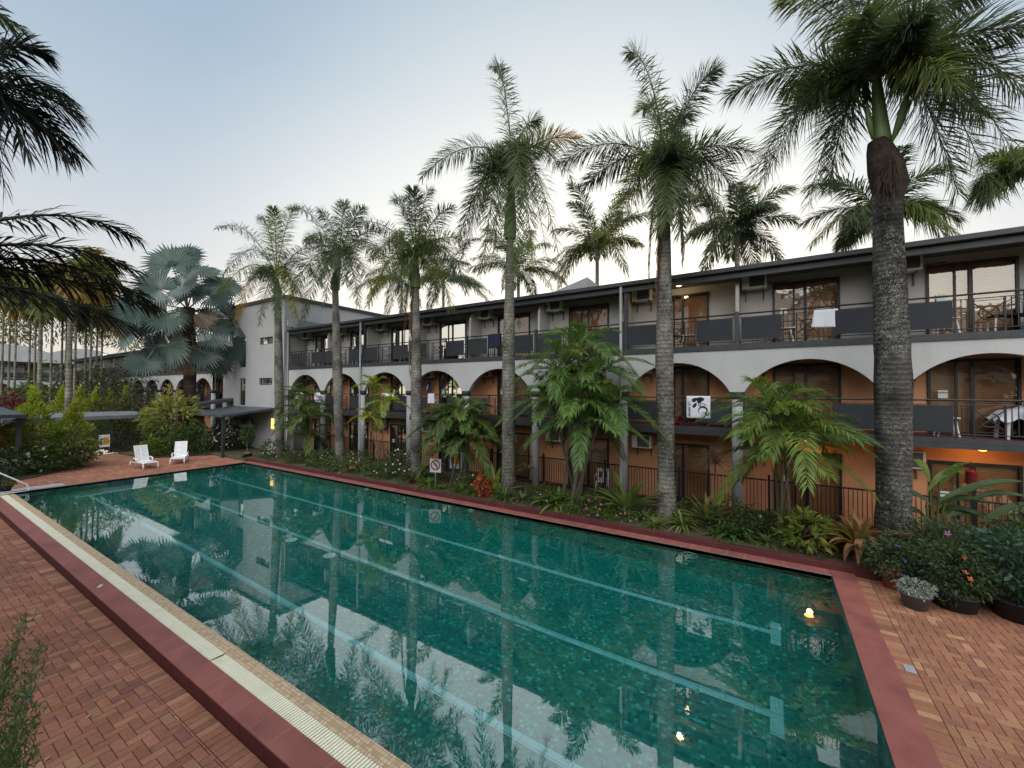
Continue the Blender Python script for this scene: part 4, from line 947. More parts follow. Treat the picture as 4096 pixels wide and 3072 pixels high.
areca('bushy palm at the foot of the first tall palm', bp_(662, 985, 13.4), crowns([(650, 885, 0), (672, 905, -.3), (640, 925, .2), (668, 950, .1), (655, 860, .1)], 13.4), 1.6, .48, 32, [(.10, .15, .04), (.13, .18, .045), (.09, .14, .04)], nf=11)
areca('yellow-leaved young palm clump between second and third tall palms', bp_(815, 965, 13.2), crowns([(808, 838, 0), (838, 875, -.2), (800, 905, .1)], 13.2), 1.15, .40, 24, [(.32, .34, .05), (.26, .32, .05), (.20, .28, .05)], nf=8, tr=.02)
areca('bushy palm clump behind the prohibition sign', bp_(985, 1020, 13.4), crowns([(990, 900, 0), (965, 925, -.3), (1012, 915, .2), (980, 965, 0), (1010, 960, -.3)], 13.4), 1.7, .52, 42, [(.11, .17, .05), (.13, .20, .05), (.09, .14, .04)], nf=12)
LG2 = [(.13, .22, .06), (.10, .18, .05), (.16, .26, .07)]
areca('tall lush green palm clump at the middle of the garden bed', bp_(1245, 1070, 13.1), crowns([(1250, 765, 0), (1215, 810, -.4), (1290, 815, .3), (1235, 880, -.6), (1300, 890, -.1), (1195, 880, .3), (1262, 930, -.5)], 13.1), 1.95, .60, 50, LG2, nf=13, w=.034, tr=.045)
areca('bushy palm clump left of the largest palm trunk', bp_(1690, 1110, 12.9), crowns([(1690, 930, 0), (1668, 900, .3), (1715, 945, -.3), (1690, 1000, -.2)], 12.9), 1.75, .60, 44, [(.13, .20, .045), (.16, .24, .05), (.10, .16, .04)], nf=12, w=.034)

# ---------------------------------------------------------------- garden bed, individual plants
PL = [(.09, .16, .04), (.11, .18, .05), (.06, .11, .03)]
def bx(px, py, dz=0): p = onZ(px, py, GZ+dz); return p
def bX(px, X, z=GZ): p = onX(px, 1000, X); p[2] = z; return p
BEDK[0] = 1.35
MIX = [(.05, .09, .03), (.08, .13, .04), (.11, .16, .05), (.035, .06, .02)]
shrub('bushy white-flowered plants at the foot of the first tall palm', bX(592, 13.0), (.55, .9, .38), 900, .11, MIX, nfl=14, flc=(.8, .8, .85), fls=.05)
shrub('feathery dark bush between first bushy palm and second tall palm', bX(700, 12.9), (.5, .7, .32), 700, .13, MIX, nfl=5, flc=(.8, .7, .08), fls=.05)
shrub('white-flowered bush right of the second tall palm trunk', bX(775, 12.9), (.5, .6, .40), 800, .11, MIX, nfl=9, flc=(.85, .45, .35), fls=.05)
shrub('tall white-flowered bush left of the third tall palm trunk', bX(858, 13.1), (.5, .6, .48), 800, .10, MIX, nfl=16, flc=(.85, .85, .85), fls=.045)
shrub('low dark bush under the yellow-leaved palm clump', bX(820, 12.7), (.4, .7, .25), 600, .10, MIX, nfl=3, flc=(.85, .85, .85), fls=.045)
strap('variegated yellow strap plant beside the second tall palm trunk', bX(765, 12.9), 26, .75, .05, [(.35, .33, .08), (.20, .24, .06)], name='strap_leaf_plant')
strap('dark strap plant hugging the third tall palm trunk', bX(893, 12.9), 60, .75, .035, [(.05, .07, .03), (.08, .10, .03)])
strap('small red-leaved rosette below the third tall palm', bX(905, 12.75), 30, .4, .05, [(.20, .04, .05), (.12, .03, .03)], name='bromeliad')
strap('green grassy clump just left of the prohibition sign', bX(925, 12.65), 80, .55, .035, [(.12, .20, .04), (.16, .25, .06)])
strap('lilac-flowered grassy clump below the bushy palm and the sign', bX(996, 12.6), 90, .55, .03, [(.08, .13, .04), (.12, .17, .05)], flo=(7, (.35, .22, .45)))
shrub('small yellow-green bush right of the prohibition sign', bX(1010, 13.0), (.3, .4, .3), 350, .10, [(.16, .20, .05), (.12, .17, .04)], nfl=2)
strap('grassy clump left of the rust-red crinkled plant', bX(1025, 12.65), 70, .5, .03, [(.09, .15, .04)])
shrub('rust-red crinkled shrub at the pool edge left of the fourth tall palm', bX(1046, 12.6), (.28, .30, .34), 500, .10, [(.42, .08, .03), (.30, .06, .03), (.40, .16, .05)], shell=.2, droop=.8)
strap('upright broad pale green rosette beside the fourth tall palm', bX(1068, 12.9), 20, .95, .14, [(.20, .30, .07), (.16, .25, .06)], curl=.35, up=1.15, name='bromeliad')
strap('lilac-flowered grassy clump in front of the fourth tall palm', bX(1092, 12.6), 90, .6, .03, [(.08, .13, .04), (.10, .15, .05)], flo=(5, (.35, .22, .45)))
strap('brownish spiky clump right of the fourth tall palm', bX(1128, 12.8), 60, .55, .03, [(.20, .17, .08), (.14, .14, .05)])
strap('yellow-green arching rosette at the left of the lush palm clump', bX(1205, 12.8), 34, .85, .10, [(.20, .27, .06), (.15, .21, .05)], name='bromeliad')
strap('stiff spiky rosette on a short stem behind the fourth palm', bX(1140, 13.6), 34, .45, .035, [(.12, .15, .08)], z0=.95, name='dracaena')
shrub('pink and white flowered ground plants below the lush palm clump', bX(1270, 12.6), (.35, .9, .22), 1000, .08, [(.08, .15, .03), (.12, .2, .04)], nfl=16, flc=(.65, .18, .42), fls=.045)
strap('large bromeliad with a dry red bract in front of the white chair', bX(1355, 12.85), 26, 1.05, .13, [(.14, .19, .06), (.10, .15, .05)], curl=.55, up=1.1, tipc=(.14, .17, .05), name='bromeliad', z0=.25)
shrub('pink-flowered mat of leaves just left of the fifth tall palm', bX(1330, 12.5), (.3, .5, .16), 450, .07, [(.08, .15, .03)], nfl=7, flc=(.65, .18, .42), fls=.04, stem=0)
strap('striped lily clump left of the fifth tall palm foot', bX(1392, 12.9), 46, .6, .05, [(.20, .24, .10), (.10, .15, .05)])
strap('arching lily clump right of the fifth tall palm foot', bX(1475, 12.8), 60, .6, .045, [(.13, .18, .05), (.18, .22, .07)])
strap('upright leafy stem with an orange bud before the gate', bX(1527, 13.0), 34, .7, .07, [(.20, .25, .07), (.13, .19, .05)], up=1.2, curl=.4, z0=.25, tipc=(.3, .2, .06))
shrub('leafy green bush before the fence right of the gate', bX(1578, 13.0), (.45, .6, .38), 700, .10, MIX)
strap('broad-leaved dark clump at the pool edge left of the soil patch', bX(1584, 12.65), 46, .55, .10, [(.07, .14, .04), (.10, .18, .05)])
r_ = strap('pinkish spiky dracaena head on a thin stem before the column', bX(1545, 13.9), 70, .62, .025, [(.24, .13, .12), (.17, .12, .09)], z0=1.75, up=1.2, name='dracaena')
mb = MB(); mb.tube([(0, 0, 0), (.05, .02, .9), (0, 0, 1.78)], .02, 6, col=(.2, .16, .12)); mb.build('stem', 'leaf_dry', r_)
FILL = [('s', 640, 12.7, 'low leafy bush at the pool-side foot of the first bushy palm'), ('g', 668, 12.5, 'grassy tuft near the kerb below the first bushy palm'), ('s', 725, 12.5, 'low bush at the kerb before the second tall palm'), ('g', 795, 12.45, 'grassy tuft at the kerb before the yellow-leaved clump'),
 ('s', 838, 13.6, 'leafy bush against the fence behind the yellow-leaved clump'), ('s', 930, 13.7, 'leafy bush against the fence left of the prohibition sign'), ('g', 958, 12.5, 'small tuft at the kerb under the prohibition sign'), ('s', 1060, 13.6, 'dark bush by the fence behind the rust-red shrub'),
 ('s', 1170, 12.7, 'leafy bush between the fourth tall palm and the lush palm clump'), ('g', 1235, 12.5, 'grassy tuft at the kerb under the lush palm clump'), ('s', 1305, 13.4, 'dark leafy bush behind the pink-flowered ground plants'), ('g', 1415, 12.5, 'grassy tuft at the kerb before the fifth tall palm'),
 ('s', 1500, 13.6, 'low bush by the gate right of the fifth tall palm'), ('s', 1625, 13.2, 'green bush under the palm clump left of the giant bromeliad'), ('g', 1655, 12.6, 'grassy tuft by the bare soil patch'), ('s', 1775, 13.5, 'dark bush between the last palm clump and the largest palm'), ('s', 1700, 13.6, 'leafy bush by the fence behind the last palm clump'), ('g', 1550, 12.5, 'grassy tuft at the kerb before the leafy green bush')]
for kd, px, X_, lb in FILL:
    if kd == 's': shrub(lb, bX(px, X_), (.38, .5, .26), 520, .10, [(.07, .115, .035), (.10, .15, .045), (.05, .085, .028)], nfl=int(rng.integers(0, 4)), flc=(.8, .75, .8), fls=.04)
    else: strap(lb, bX(px, X_), 60, .38, .028, [(.11, .16, .05), (.15, .19, .06)])
shrub('yellow-green broad-leaved plant left of the giant bromeliad', bX(1738, 12.8), (.38, .4, .34), 300, .24, [(.24, .27, .05), (.12, .19, .04)], asp=.35)
BEDK[0] = 1.0
rb = strap('giant bromeliad with long brown and green leaves hanging over the kerb', bX(1855, 12.75), 44, 1.35, .15, [(.20, .22, .05), (.14, .17, .05), (.26, .15, .07), (.28, .25, .07)], curl=.85, up=1.15, tipc=(.30, .15, .08), name='bromeliad', z0=.2)
mb = MB()
for (a, b_, c_) in (((-.1, -.1, .6), (-.45, -.3, .75), (-.62, -.35, -.1)), ((-.1, .1, .4), (-.5, .3, .5), (-.55, .35, .05)), ((-.1, 0, .5), (-.45, .1, .65), (-.58, .12, .02))):
    t = np.linspace(0, 1, 8)[:, None]; P = (1-t)**2*np.array(a)+2*t*(1-t)*np.array(b_)+t*t*np.array(c_); w_ = (.13*np.sin(np.clip(t*.85+.15, 0, 1)*math.pi)+.01)*np.array([.2, 1, 0])
    i = np.arange(7); mb.add(np.concatenate([P-w_/2, P+w_/2]), np.stack([i, i+1, i+9, i+8], -1), col=(.34, .17, .10))
mb.build('dead_leaves', 'leaf_dry', rb)
BEDK[0] = 1.0
# big ginger-leaved plant behind the largest palm
gr = empty('ginger_plant', bX(2015, 13.8), 0, 'tall broad-leaved ginger plant with two upright shining leaves right of the largest palm', 'plant'); gp = np.array(gr.location); mb = MB()
def blade(mb, P0, P1, P2, w, col):
    t = np.linspace(0, 1, 9)[:, None]; P = (1-t)**2*P0+2*t*(1-t)*P1+t*t*P2; T = nrm(np.gradient(P, axis=0)); s = nrm(np.cross(T, np.array([-.5, -.3, .6]))); ww = w*np.sin(np.clip(t*.9+.08, 0, 1)*math.pi)/2+.004
    i = np.arange(8); V = np.concatenate([P-s*ww, P-[0, 0, .03], P+s*ww]); mb.add(V, np.concatenate([np.stack([i, 9+i, 10+i, i+1], -1), np.stack([9+i, 18+i, 19+i, 10+i], -1)]), col=np.array(col)*rng.uniform(.85, 1.15, (16, 1)))
def lp(px, py, X=13.8): return onX(px, py, X)-gp
for (a, c_, e, w_, cl) in [((2008, 1040), (1995, 985), (1965, 995), .34, (.17, .26, .06)), ((2030, 1040), (2075, 985), (2105, 998), .0, 0), ((2035, 1035), (2070, 985), (2100, 990), .0, 0), ((2030, 1050), (2060, 1000), (2099, 998), .26, (.15, .26, .06)),
        ((2005, 1060), (2040, 1000), (2085, 1022), .22, (.14, .22, .05)), ((2010, 1090), (1960, 1040), (1925, 1075), .28, (.05, .10, .03)), ((2020, 1090), (2080, 1060), (2130, 1085), .26, (.05, .11, .03)), ((2030, 1080), (2130, 1030), (2215, 1040), .26, (.07, .13, .04)),
        ((2100, 1080), (2150, 1050), (2225, 1075), .24, (.05, .10, .03)), ((2020, 1110), (2060, 1080), (2120, 1115), .26, (.04, .09, .03)), ((2000, 1120), (1970, 1080), (1950, 1120), .26, (.04, .08, .03)), ((2040, 1120), (2090, 1090), (2150, 1120), .24, (.04, .09, .03)), ((2120, 1130), (2170, 1090), (2230, 1085), .24, (.06, .12, .03))]:
    if w_: blade(mb, lp(*a, 13.8+rng.uniform(-.2, .2)), lp(*c_), lp(*e, 13.8+rng.uniform(-.4, .4)), w_*.62, tuple(.8*q_ for q_ in cl))
mb.build('leaves', 'leaf', gr)
mb = MB()
for q in ((2008, 1040), (2030, 1045), (2040, 1090), (2000, 1090)): mb.tube([(0, 0, 0), lp(*q)], .022, 6, col=(.10, .13, .05))
mb.build('stems', 'leaf_dry', gr)
strap('grey radiating spiky rosette right of the largest palm foot', bX(2045, 12.9), 70, .75, .025, [(.16, .17, .10), (.12, .13, .07)], curl=.3, z0=.45, name='dracaena')
shrub('dark bush under the ginger leaves at the right', bX(2080, 13.2), (.5, .7, .5), 900, .11, [(.035, .07, .03), (.05, .10, .04)], nfl=2, flc=(.7, .25, .4), fls=.06)
shrub('dark bush at the right edge before the patio', bX(2175, 13.3), (.6, .7, .45), 1100, .12, [(.03, .06, .025), (.045, .09, .035)])
# low ground cover: nobody could count it
b = MB(); n = 17000
yy = rng.uniform(-4, 26.5, n); xx = 12.2+rng.random(n)**1.2*2.9; keep = np.sin(xx*4+yy*1.3)*np.sin(yy*2.3-xx)+.55*rng.normal(0, 1, n) > .15; xx, yy = xx[keep], yy[keep]; n = len(xx)
P = np.stack([xx, yy, np.full(n, GZ)+rng.uniform(0, .06, n)], -1); ax = nrm(np.stack([rng.normal(0, 1, n), rng.normal(0, 1, n), rng.uniform(.3, 1.6, n)], -1)); wv = nrm(np.cross(ax, rng.normal(0, 1, (n, 3)))); Ls = rng.uniform(.05, .15, (n, 1))
gc = np.array([(.08, .12, .03), (.12, .15, .05), (.05, .08, .02), (.17, .15, .08), (.14, .10, .06)])[rng.integers(0, 5, n)]*rng.uniform(.7, 1.2, (n, 1))
b.add(np.stack([P, P+ax*Ls*.5+wv*Ls*.16, P+ax*Ls, P+ax*Ls*.5-wv*Ls*.16], 1).reshape(-1, 3), np.arange(n)[:, None]*4+np.array([[0, 1, 2, 3]]), col=gc)
tag(b.build('ground_cover', 'leaf'), 'low weeds and leaf litter covering the garden bed', 'ground cover', kind='stuff')

for i, (px, py, Yp, rx, rz, lb) in enumerate([(30, 690, 112, 7, 5.5, 'tall leafy tree rising behind the far wing at the left edge'), (110, 675, 112, 7.5, 6., 'tall golden-green tree rising behind the far wing and the middle slender palms'), (195, 680, 110, 7, 6, 'tall dark tree behind the ringed pale trunk'), (275, 700, 104, 6.5, 5, 'dark tree between the slender palms and the silver fan palm')]):
    c = onY(px, py, Yp); zc_ = c[2]; c[2] = 0; shrub(lb, c, (rx, 3, rz), 1500, .9, [(.09, .12, .035), (.14, .15, .045), (.18, .14, .05), (.06, .08, .03)], asp=.22, droop=.7, name='tree', cat='tree', zc=zc_, shell=.2, stem=6)
# ---------------------------------------------------------------- pots on the right
def pot(label, loc, r0, r1, h, mat, cols, n=500, lr=None, size=.1, shape='ell', nfl=0, flc=(.2, .3, .8), cat='potted plant', asp=.45, topc=None, zc=None):
    root = empty('potted_plant', loc, 0, label, cat); b = MB(); b.tube([(0, 0, 0), (0, 0, h*.85), (0, 0, h*.86), (0, 0, h)], [r0, r1*.96, r1*1.04, r1*1.04], 28); o = b.build('pot', mat, root)
    for pl in o.data.polygons: pl.use_smooth = len(pl.vertices) == 4
    lr = lr or (r1*1.4, r1*1.4, r1*1.1); b = MB(); leaves(b, (0, 0, h+lr[2]*.6 if zc is None else zc), lr, n, size, cols, shell=.3, shape=shape, asp=asp, topc=topc); b.build('foliage', 'leaf', root)
    if nfl:
        P = [np.array([0, 0, h+lr[2]*.6])+nrm(np.array([-abs(rng.normal()), -abs(rng.normal())*.3, rng.normal()+.3]))*np.array(lr)*1.02 for _ in range(nfl)]; blossoms(root, P, .05, flc)
    return root
DK = [(.05, .09, .04), (.075, .125, .05), (.035, .06, .03), (.10, .12, .05)]
pot('terracotta pot with a blue-flowered bush at the corner of the kerb', (11.78, -2.15, 0), .16, .20, .36, 'terracotta', DK, 1600, (.48, .5, .42), .09, nfl=9, flc=(.16, .28, .80))
pot('grey round pot with a pale frosted trailing plant on the brick deck', (10.9, -2.3, 0), .17, .24, .30, 'pot_grey', [(.30, .33, .27), (.42, .45, .38), (.20, .24, .18)], 900, (.28, .28, .13), .06)
pot('black trough pot with a dense dark shrub in the middle of the potted group', (11.35, -2.95, 0), .30, .36, .30, 'pot_dark', DK, 3200, (.62, .55, .52), .085, nfl=3, flc=(.75, .22, .08), zc=.72)
pot('large black pot with a spreading dark shrub at the right edge', (11.45, -3.85, 0), .36, .42, .36, 'pot_dark', [(.05, .10, .06), (.075, .14, .085), (.035, .07, .04)], 3000, (.72, .75, .62), .12, nfl=3, flc=(.75, .22, .08), zc=.9)
shrub('dense dark leafy shrub behind the black potted plants', (12.7, -3.3, .1), (.8, .9, .62), 3600, .10, DK, nfl=2, flc=(.6, .25, .5), fls=.06)
shrub('tangled twiggy bush above the blue-flowered pot', (12.5, -2.35, .15), (.4, .45, .42), 700, .09, [(.07, .09, .04), (.09, .10, .04)], stem=26)
shrub('bushy shrub filling the right edge behind the large black pot', (12.9, -4.7, .1), (1., 1., .8), 3200, .11, [(.05, .085, .03), (.08, .11, .035)])
o = MB(); o.tube([(0, 0, 0), (0, 0, .42), (0, 0, .45)], [.3, .37, .39], 26); tag(o.build('plant_pot', 'pot_dark', smooth=False), 'empty-looking black pot tipped against the foot of the largest palm', 'pot').location = bX(1952, 12.95)
bpy.data.objects['plant_pot'].rotation_euler = (.25, -.2, 0)
# stains on the deck, drain and debris
b = MB(); q = onZ(1965, 1445, 0); b.box(q[0]-.10, q[0]+.10, q[1]-.06, q[1]+.06, .0, .006); tag(b.build('deck_drain', 'concrete'), 'small grey drain cover set in the right-hand brick deck', 'drain cover')

# ---------------------------------------------------------------- far deck planting
bed = [(-2, 29.2), (2.9, 28.6), (3.97, 28.92), (5.68, 30.68), (7.01, 33.2)]
b = MB(); b.add([(-8, 45, .03), (-8, 28.4, .03), (3.2, 28.2, .03), (4.3, 29.0, .03), (5.75, 30.7, .03), (6.9, 33.4, .03), (6.9, 45, .03)], None, [(0, 1, 2), (0, 2, 3), (0, 3, 4), (0, 4, 5), (0, 5, 6)]); tag(b.build('flower_bed', 'soil'), kind='structure')
b = MB(); b.add([(8.9, 34.5, .05), (9.25, 31.7, .05), (11.9, 30.1, .05), (13.6, 29.7, .05), (14.8, 29.7, .05), (14.8, 40, .05), (8.9, 40, .05)], None, [(0, 1, 2), (0, 2, 3), (0, 3, 4), (0, 4, 5), (0, 5, 6)]); tag(b.build('flower_bed', 'soil'), kind='structure')
GO = [(.10, .16, .03), (.14, .20, .035), (.06, .10, .022)]; GT = (.30, .37, .05)
def conifer(label, base, r, h, group='golden conifers', cols=GO, topc=GT, n=2600, size=.2):
    return shrub(label, base, (r, r, h/2), n, size, cols, topc=topc, shape='cone', cat='conifer', group=group, name='golden_conifer', zc=h/2, shell=.45, asp=.3, droop=-.3, stem=3)
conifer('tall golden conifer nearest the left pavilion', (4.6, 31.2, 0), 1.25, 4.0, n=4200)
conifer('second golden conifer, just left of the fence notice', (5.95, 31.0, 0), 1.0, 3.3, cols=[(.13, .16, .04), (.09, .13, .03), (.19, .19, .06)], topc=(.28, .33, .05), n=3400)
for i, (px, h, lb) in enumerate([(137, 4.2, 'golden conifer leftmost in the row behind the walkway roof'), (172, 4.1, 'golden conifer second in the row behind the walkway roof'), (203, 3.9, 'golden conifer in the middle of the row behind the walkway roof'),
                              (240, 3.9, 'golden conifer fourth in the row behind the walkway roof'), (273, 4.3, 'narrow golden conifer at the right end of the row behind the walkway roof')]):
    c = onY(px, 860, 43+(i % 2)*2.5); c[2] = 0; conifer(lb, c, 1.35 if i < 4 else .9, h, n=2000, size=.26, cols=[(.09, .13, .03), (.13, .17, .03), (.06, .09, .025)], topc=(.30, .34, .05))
MD = [(.035, .06, .025), (.05, .08, .03), (.07, .10, .035)]
shrub('wide dark shrub with pink and white blossoms at the left end of the deck', (2.9, 29.9, 0), (1.7, 1.1, .75), 2600, .13, MD, nfl=14, flc=(.75, .55, .5), fls=.09)
shrub('dark flowering shrub below the two golden conifers', (4.9, 30.3, 0), (1.3, .8, .8), 2200, .12, MD, nfl=18, flc=(.75, .72, .72), fls=.08)
shrub('round green shrub where the planting meets the deck gate', (6.3, 32.2, 0), (.8, 1.0, .8), 1600, .13, [(.07, .12, .03), (.11, .15, .04)], nfl=3)
shrub('low dark hedge under the pavilion roof', (1.0, 29.6, 0), (2.0, .9, .8), 1800, .14, [(.03, .05, .02), (.05, .08, .03)])
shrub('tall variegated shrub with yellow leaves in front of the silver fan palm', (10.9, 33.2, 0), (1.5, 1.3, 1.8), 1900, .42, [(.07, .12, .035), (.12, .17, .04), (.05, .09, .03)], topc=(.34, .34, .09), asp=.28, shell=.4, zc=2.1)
shrub('low yellow-green shrub between the fence notice and the white loungers', (9.9, 32.3, 0), (1.0, .8, .6), 1500, .16, [(.13, .18, .03), (.09, .14, .03)], asp=.5)
shrub('dark glossy shrub behind the right-hand white lounger', (11.5, 31.4, 0), (1.3, 1.0, .95), 2400, .16, [(.035, .07, .025), (.05, .10, .03), (.08, .13, .04)])
shrub('dark bush sprinkled with small white flowers near the tower entrance', (13.2, 30.9, 0), (1.2, 1.0, 1.0), 2600, .13, MD, nfl=40, flc=(.75, .72, .74), fls=.06)
shrub('dark green bush beside the tower awning post', (14.0, 31.8, 0), (1.0, 1.2, 1.2), 1900, .15, MD)
shrub('dark hedge behind the far garden fence', (9.6, 38.6, 0), (3.6, 1.1, 1.1), 3000, .2, [(.03, .055, .02), (.06, .09, .025)])
shrub('dark bush behind the walkway, right of the golden conifers', (11.3, 42, 0), (2.2, 2, 2.0), 2600, .26, [(.05, .05, .03), (.07, .075, .035), (.09, .06, .06)])
shrub('dark leafy tree mass between the garden palms and the silver fan palm', (11.8, 47, 0), (2.6, 2.4, 3.2), 3200, .34, [(.045, .055, .03), (.07, .07, .035)], name='tree', cat='tree', stem=14, asp=.25, droop=.9)
shrub('deep red-leaved shrub beyond the pavilion roof', onY(18, 905, 40)*np.array([1, 1, 0]), (1.4, 1.2, 1.9), 1500, .3, [(.12, .02, .02), (.08, .02, .025)])
for i, (px, Yp, rx, rz, lb) in enumerate([(60, 50, 3.2, 1.5, 'dark shrubbery under the slender palms at the far left'), (118, 52, 3.0, 2.4, 'leafy undergrowth below the middle of the slender palms'), (150, 56, 3.4, 3.4, 'dense undergrowth behind the ringed pale trunk'), (195, 54, 3.2, 2.9, 'undergrowth right of the ringed pale trunk'), (235, 58, 3.4, 3.0, 'undergrowth near the far yellow lamp')]):
    c = onY(px, 860, Yp); c[2] = 0; shrub(lb, c, (rx, 2, rz), 2200, .42, [(.06, .085, .03), (.09, .12, .04), (.13, .15, .04), (.04, .06, .02)], asp=.3, droop=.5)
pot('slim potted standard tree with white blossoms at the far pool corner', (12.35, 26.5, 0), .2, .26, .38, 'pot_dark', DK, 700, (.32, .32, .6), .13, nfl=3, flc=(.85, .85, .85), zc=1.55, asp=.4)
mb = MB(); mb.tube([(12.35, 26.5, .3), (12.37, 26.52, 1.6)], .02, 6); mb.box(12.2, 12.5, 26.35, 26.65, .36, .40)
mb.build('tree_stem', 'wood_dead', bpy.data.objects[[o.name for o in bpy.data.objects if o.get('label', '').startswith('slim potted')][0]]).matrix_parent_inverse = Matrix.Translation((-12.35, -26.5, 0))
pot('black square-sided pot with a clipped bush beside the white handrail', onZ(10, 1066, 0), .15, .19, .30, 'pot_dark', MD, 700, (.28, .28, .2), .07)
# near plant at the lower left corner
nr = empty('flowering_shrub', (.55, 2.6, NZ), 0, 'feathery green shrub with tiny lilac flowers at the lower left corner', 'shrub'); mb = MB()
base0 = np.array([0., 0, 0]); tipsl = []
for (px, py, d) in [(55, 1330, 3.6), (88, 1392, 3.4), (80, 1448, 3.2), (60, 1500, 3.0), (85, 1535, 3.0), (30, 1400, 3.4), (20, 1470, 3.2), (10, 1550, 3), (40, 1570, 2.9), (75, 1610, 2.8), (5, 1620, 2.7), (-60, 1450, 3.2), (-80, 1550, 3), (30, 1640, 2.7), (-40, 1380, 3.5)]:
    dv = ray(px, py); tip = np.array([0, 0, H])+dv*d/1.0-np.array([.55, 2.6, NZ]); rt = np.array([-.35, .35, 0])+rng.normal(0, .1, 3)*[1, 1, 0]
    t = np.linspace(0, 1, 7)[:, None]; P = (1-t)**2*rt+2*t*(1-t)*(rt*.5+tip*.5+np.array([-.2, .1, .35]))+t*t*tip; mb.tube(P, np.linspace(.008, .002, 7), 5, col=(.12, .13, .06)); tipsl.append(tip)
    n = 620; u = rng.uniform(.25, 1, n)[:, None]; Q = (1-u)**2*rt+2*u*(1-u)*(rt*.5+tip*.5+np.array([-.2, .1, .35]))+u*u*tip; T_d = nrm(tip-rt); ax = nrm(T_d+rng.normal(0, .6, (n, 3))); wv = nrm(np.cross(ax, rng.normal(0, 1, (n, 3)))); L_ = rng.uniform(.03, .065, (n, 1))
    Q = Q+rng.normal(0, .028, (n, 3)); mb.add(np.stack([Q, Q+ax*L_*.5+wv*L_*.12, Q+ax*L_, Q+ax*L_*.5-wv*L_*.12], 1).reshape(-1, 3), np.arange(n)[:, None]*4+np.array([[0, 1, 2, 3]]), col=np.array([(.10, .16, .05)])*rng.uniform(.6, 1.3, (n, 1)))
mb.build('branches', 'leaf', nr); blossoms(nr, [tipsl[0], tipsl[0]+[.02, .03, .01], tipsl[9], tipsl[3]+[0, 0, -.05], tipsl[12]], .016, (.42, .26, .40))

# ================================================================ FURNITURE AND SMALL THINGS
def lounger():
    root = empty('sun_lounger'); B = MB()
    # runs along +y from its foot, seat 0.33 high, backrest rising at the far end
    w = .30
    seat = [(0, .30), (.25, .34), (.6, .33), (1.0, .30)]
    for x in (-w, w): B.tube([(x, 0, .30), (x, .25, .33), (x, 1.0, .29), (x, 1.65, .26)], .028, 8)
    B.build('frame', 'white_plastic', root, smooth=True)
    s = MB()
    for y in np.arange(.0, 1.0, .072): s.box(-w+.02, w-.02, y, y+.058, .315+.03*math.sin(y*3), .335+.03*math.sin(y*3))
    s.build('seat', 'white_plastic', root)
    q = MB()
    for i in range(12):
        t = i*.076; y = 1.0+t*math.cos(R(66)); z = .33+t*math.sin(R(66)); dy, dz = .06*math.cos(R(66)), .06*math.sin(R(66))
        q.add([(-w+.03, y, z), (w-.03, y, z), (w-.03, y+dy, z+dz), (-w+.03, y+dy, z+dz), (-w+.03, y+.02, z-.012), (w-.03, y+.02, z-.012), (w-.03, y+dy+.02, z+dz-.012), (-w+.03, y+dy+.02, z+dz-.012)], [(0, 1, 2, 3), (7, 6, 5, 4), (0, 4, 5, 1), (1, 5, 6, 2), (2, 6, 7, 3), (3, 7, 4, 0)])
    for x in (-w+.03, 0, w-.03): q.tube([(x, 1.0, .32), (x, 1.0+.9*math.cos(R(66)), .32+.9*math.sin(R(66)))], .018, 6)
    q.build('backrest', 'white_plastic', root)
    for x in (-w, w):
        a = MB(); a.tube([(x*1.06, .75, .30), (x*1.15, .8, .48), (x*1.15, 1.1, .52), (x*1.05, 1.25, .50)], .03, 8); a.build('armrest', 'white_plastic', root, smooth=True)
        for y in (.05, 1.6):
            l_ = MB(); l_.tube([(x, y, .30), (x*1.03, y-.03 if y < 1 else y+.1, 0)], [.035, .028], 8); l_.build('leg', 'white_plastic', root, smooth=True)
    return root
l1 = lounger(); place(l1, (8.11, 27.33, .0), R(3)); tag(l1, 'left-hand white slatted sun lounger, lying lengthwise towards the pool', 'sun lounger', 'white sun loungers on the far deck')
l2 = copy_tree(l1); place(l2, (9.37, 27.78, .0), R(-26), 'right-hand white slatted sun lounger, upright back beside the green shrubs')

def cafe_chair():
    root = empty('balcony_chair'); b = MB()
    b.tube([(0, -.19, .45), (.02, -.2, .8), (.02, 0, .93), (.02, .2, .8), (0, .19, .45)], .012, 6); b.tube([(.02, -.13, .46), (.02, -.12, .78), (.02, 0, .84), (.02, .12, .78), (.02, .13, .46)], .008, 6); b.build('backrest', 'black_metal', root)
    b = MB(); b.tube([(-.2, 0, .44), (-.2, 0, .46)], .21, 20); b.build('seat', 'black_metal', root)
    for x, y in ((-.38, -.16), (-.38, .16), (.02, -.17), (.02, .17)):
        b = MB(); b.tube([(x*.8-.02, y*.9, .44), (x-.02, y*1.15, 0)], .010, 6); b.build('leg', 'black_metal', root)
    return root
def table(w, l, h, mat='white_plastic', thick=.03, leg=.022, rnd=False):
    root = empty('balcony_table'); b = MB()
    if rnd: b.tube([(0, 0, h-thick), (0, 0, h)], w/2, 24)
    else: b.box(-w/2, w/2, -l/2, l/2, h-thick, h)
    b.build('tabletop', mat, root)
    for sx in (-1, 1):
        for sy in (-1, 1):
            b = MB(); b.tube([(sx*w*.32, sy*l*.32, h-thick), (sx*w*.45, sy*l*.45, 0)], leg, 8); b.build('leg', mat, root)
    return root
GC = 'black wire chairs on the balconies'
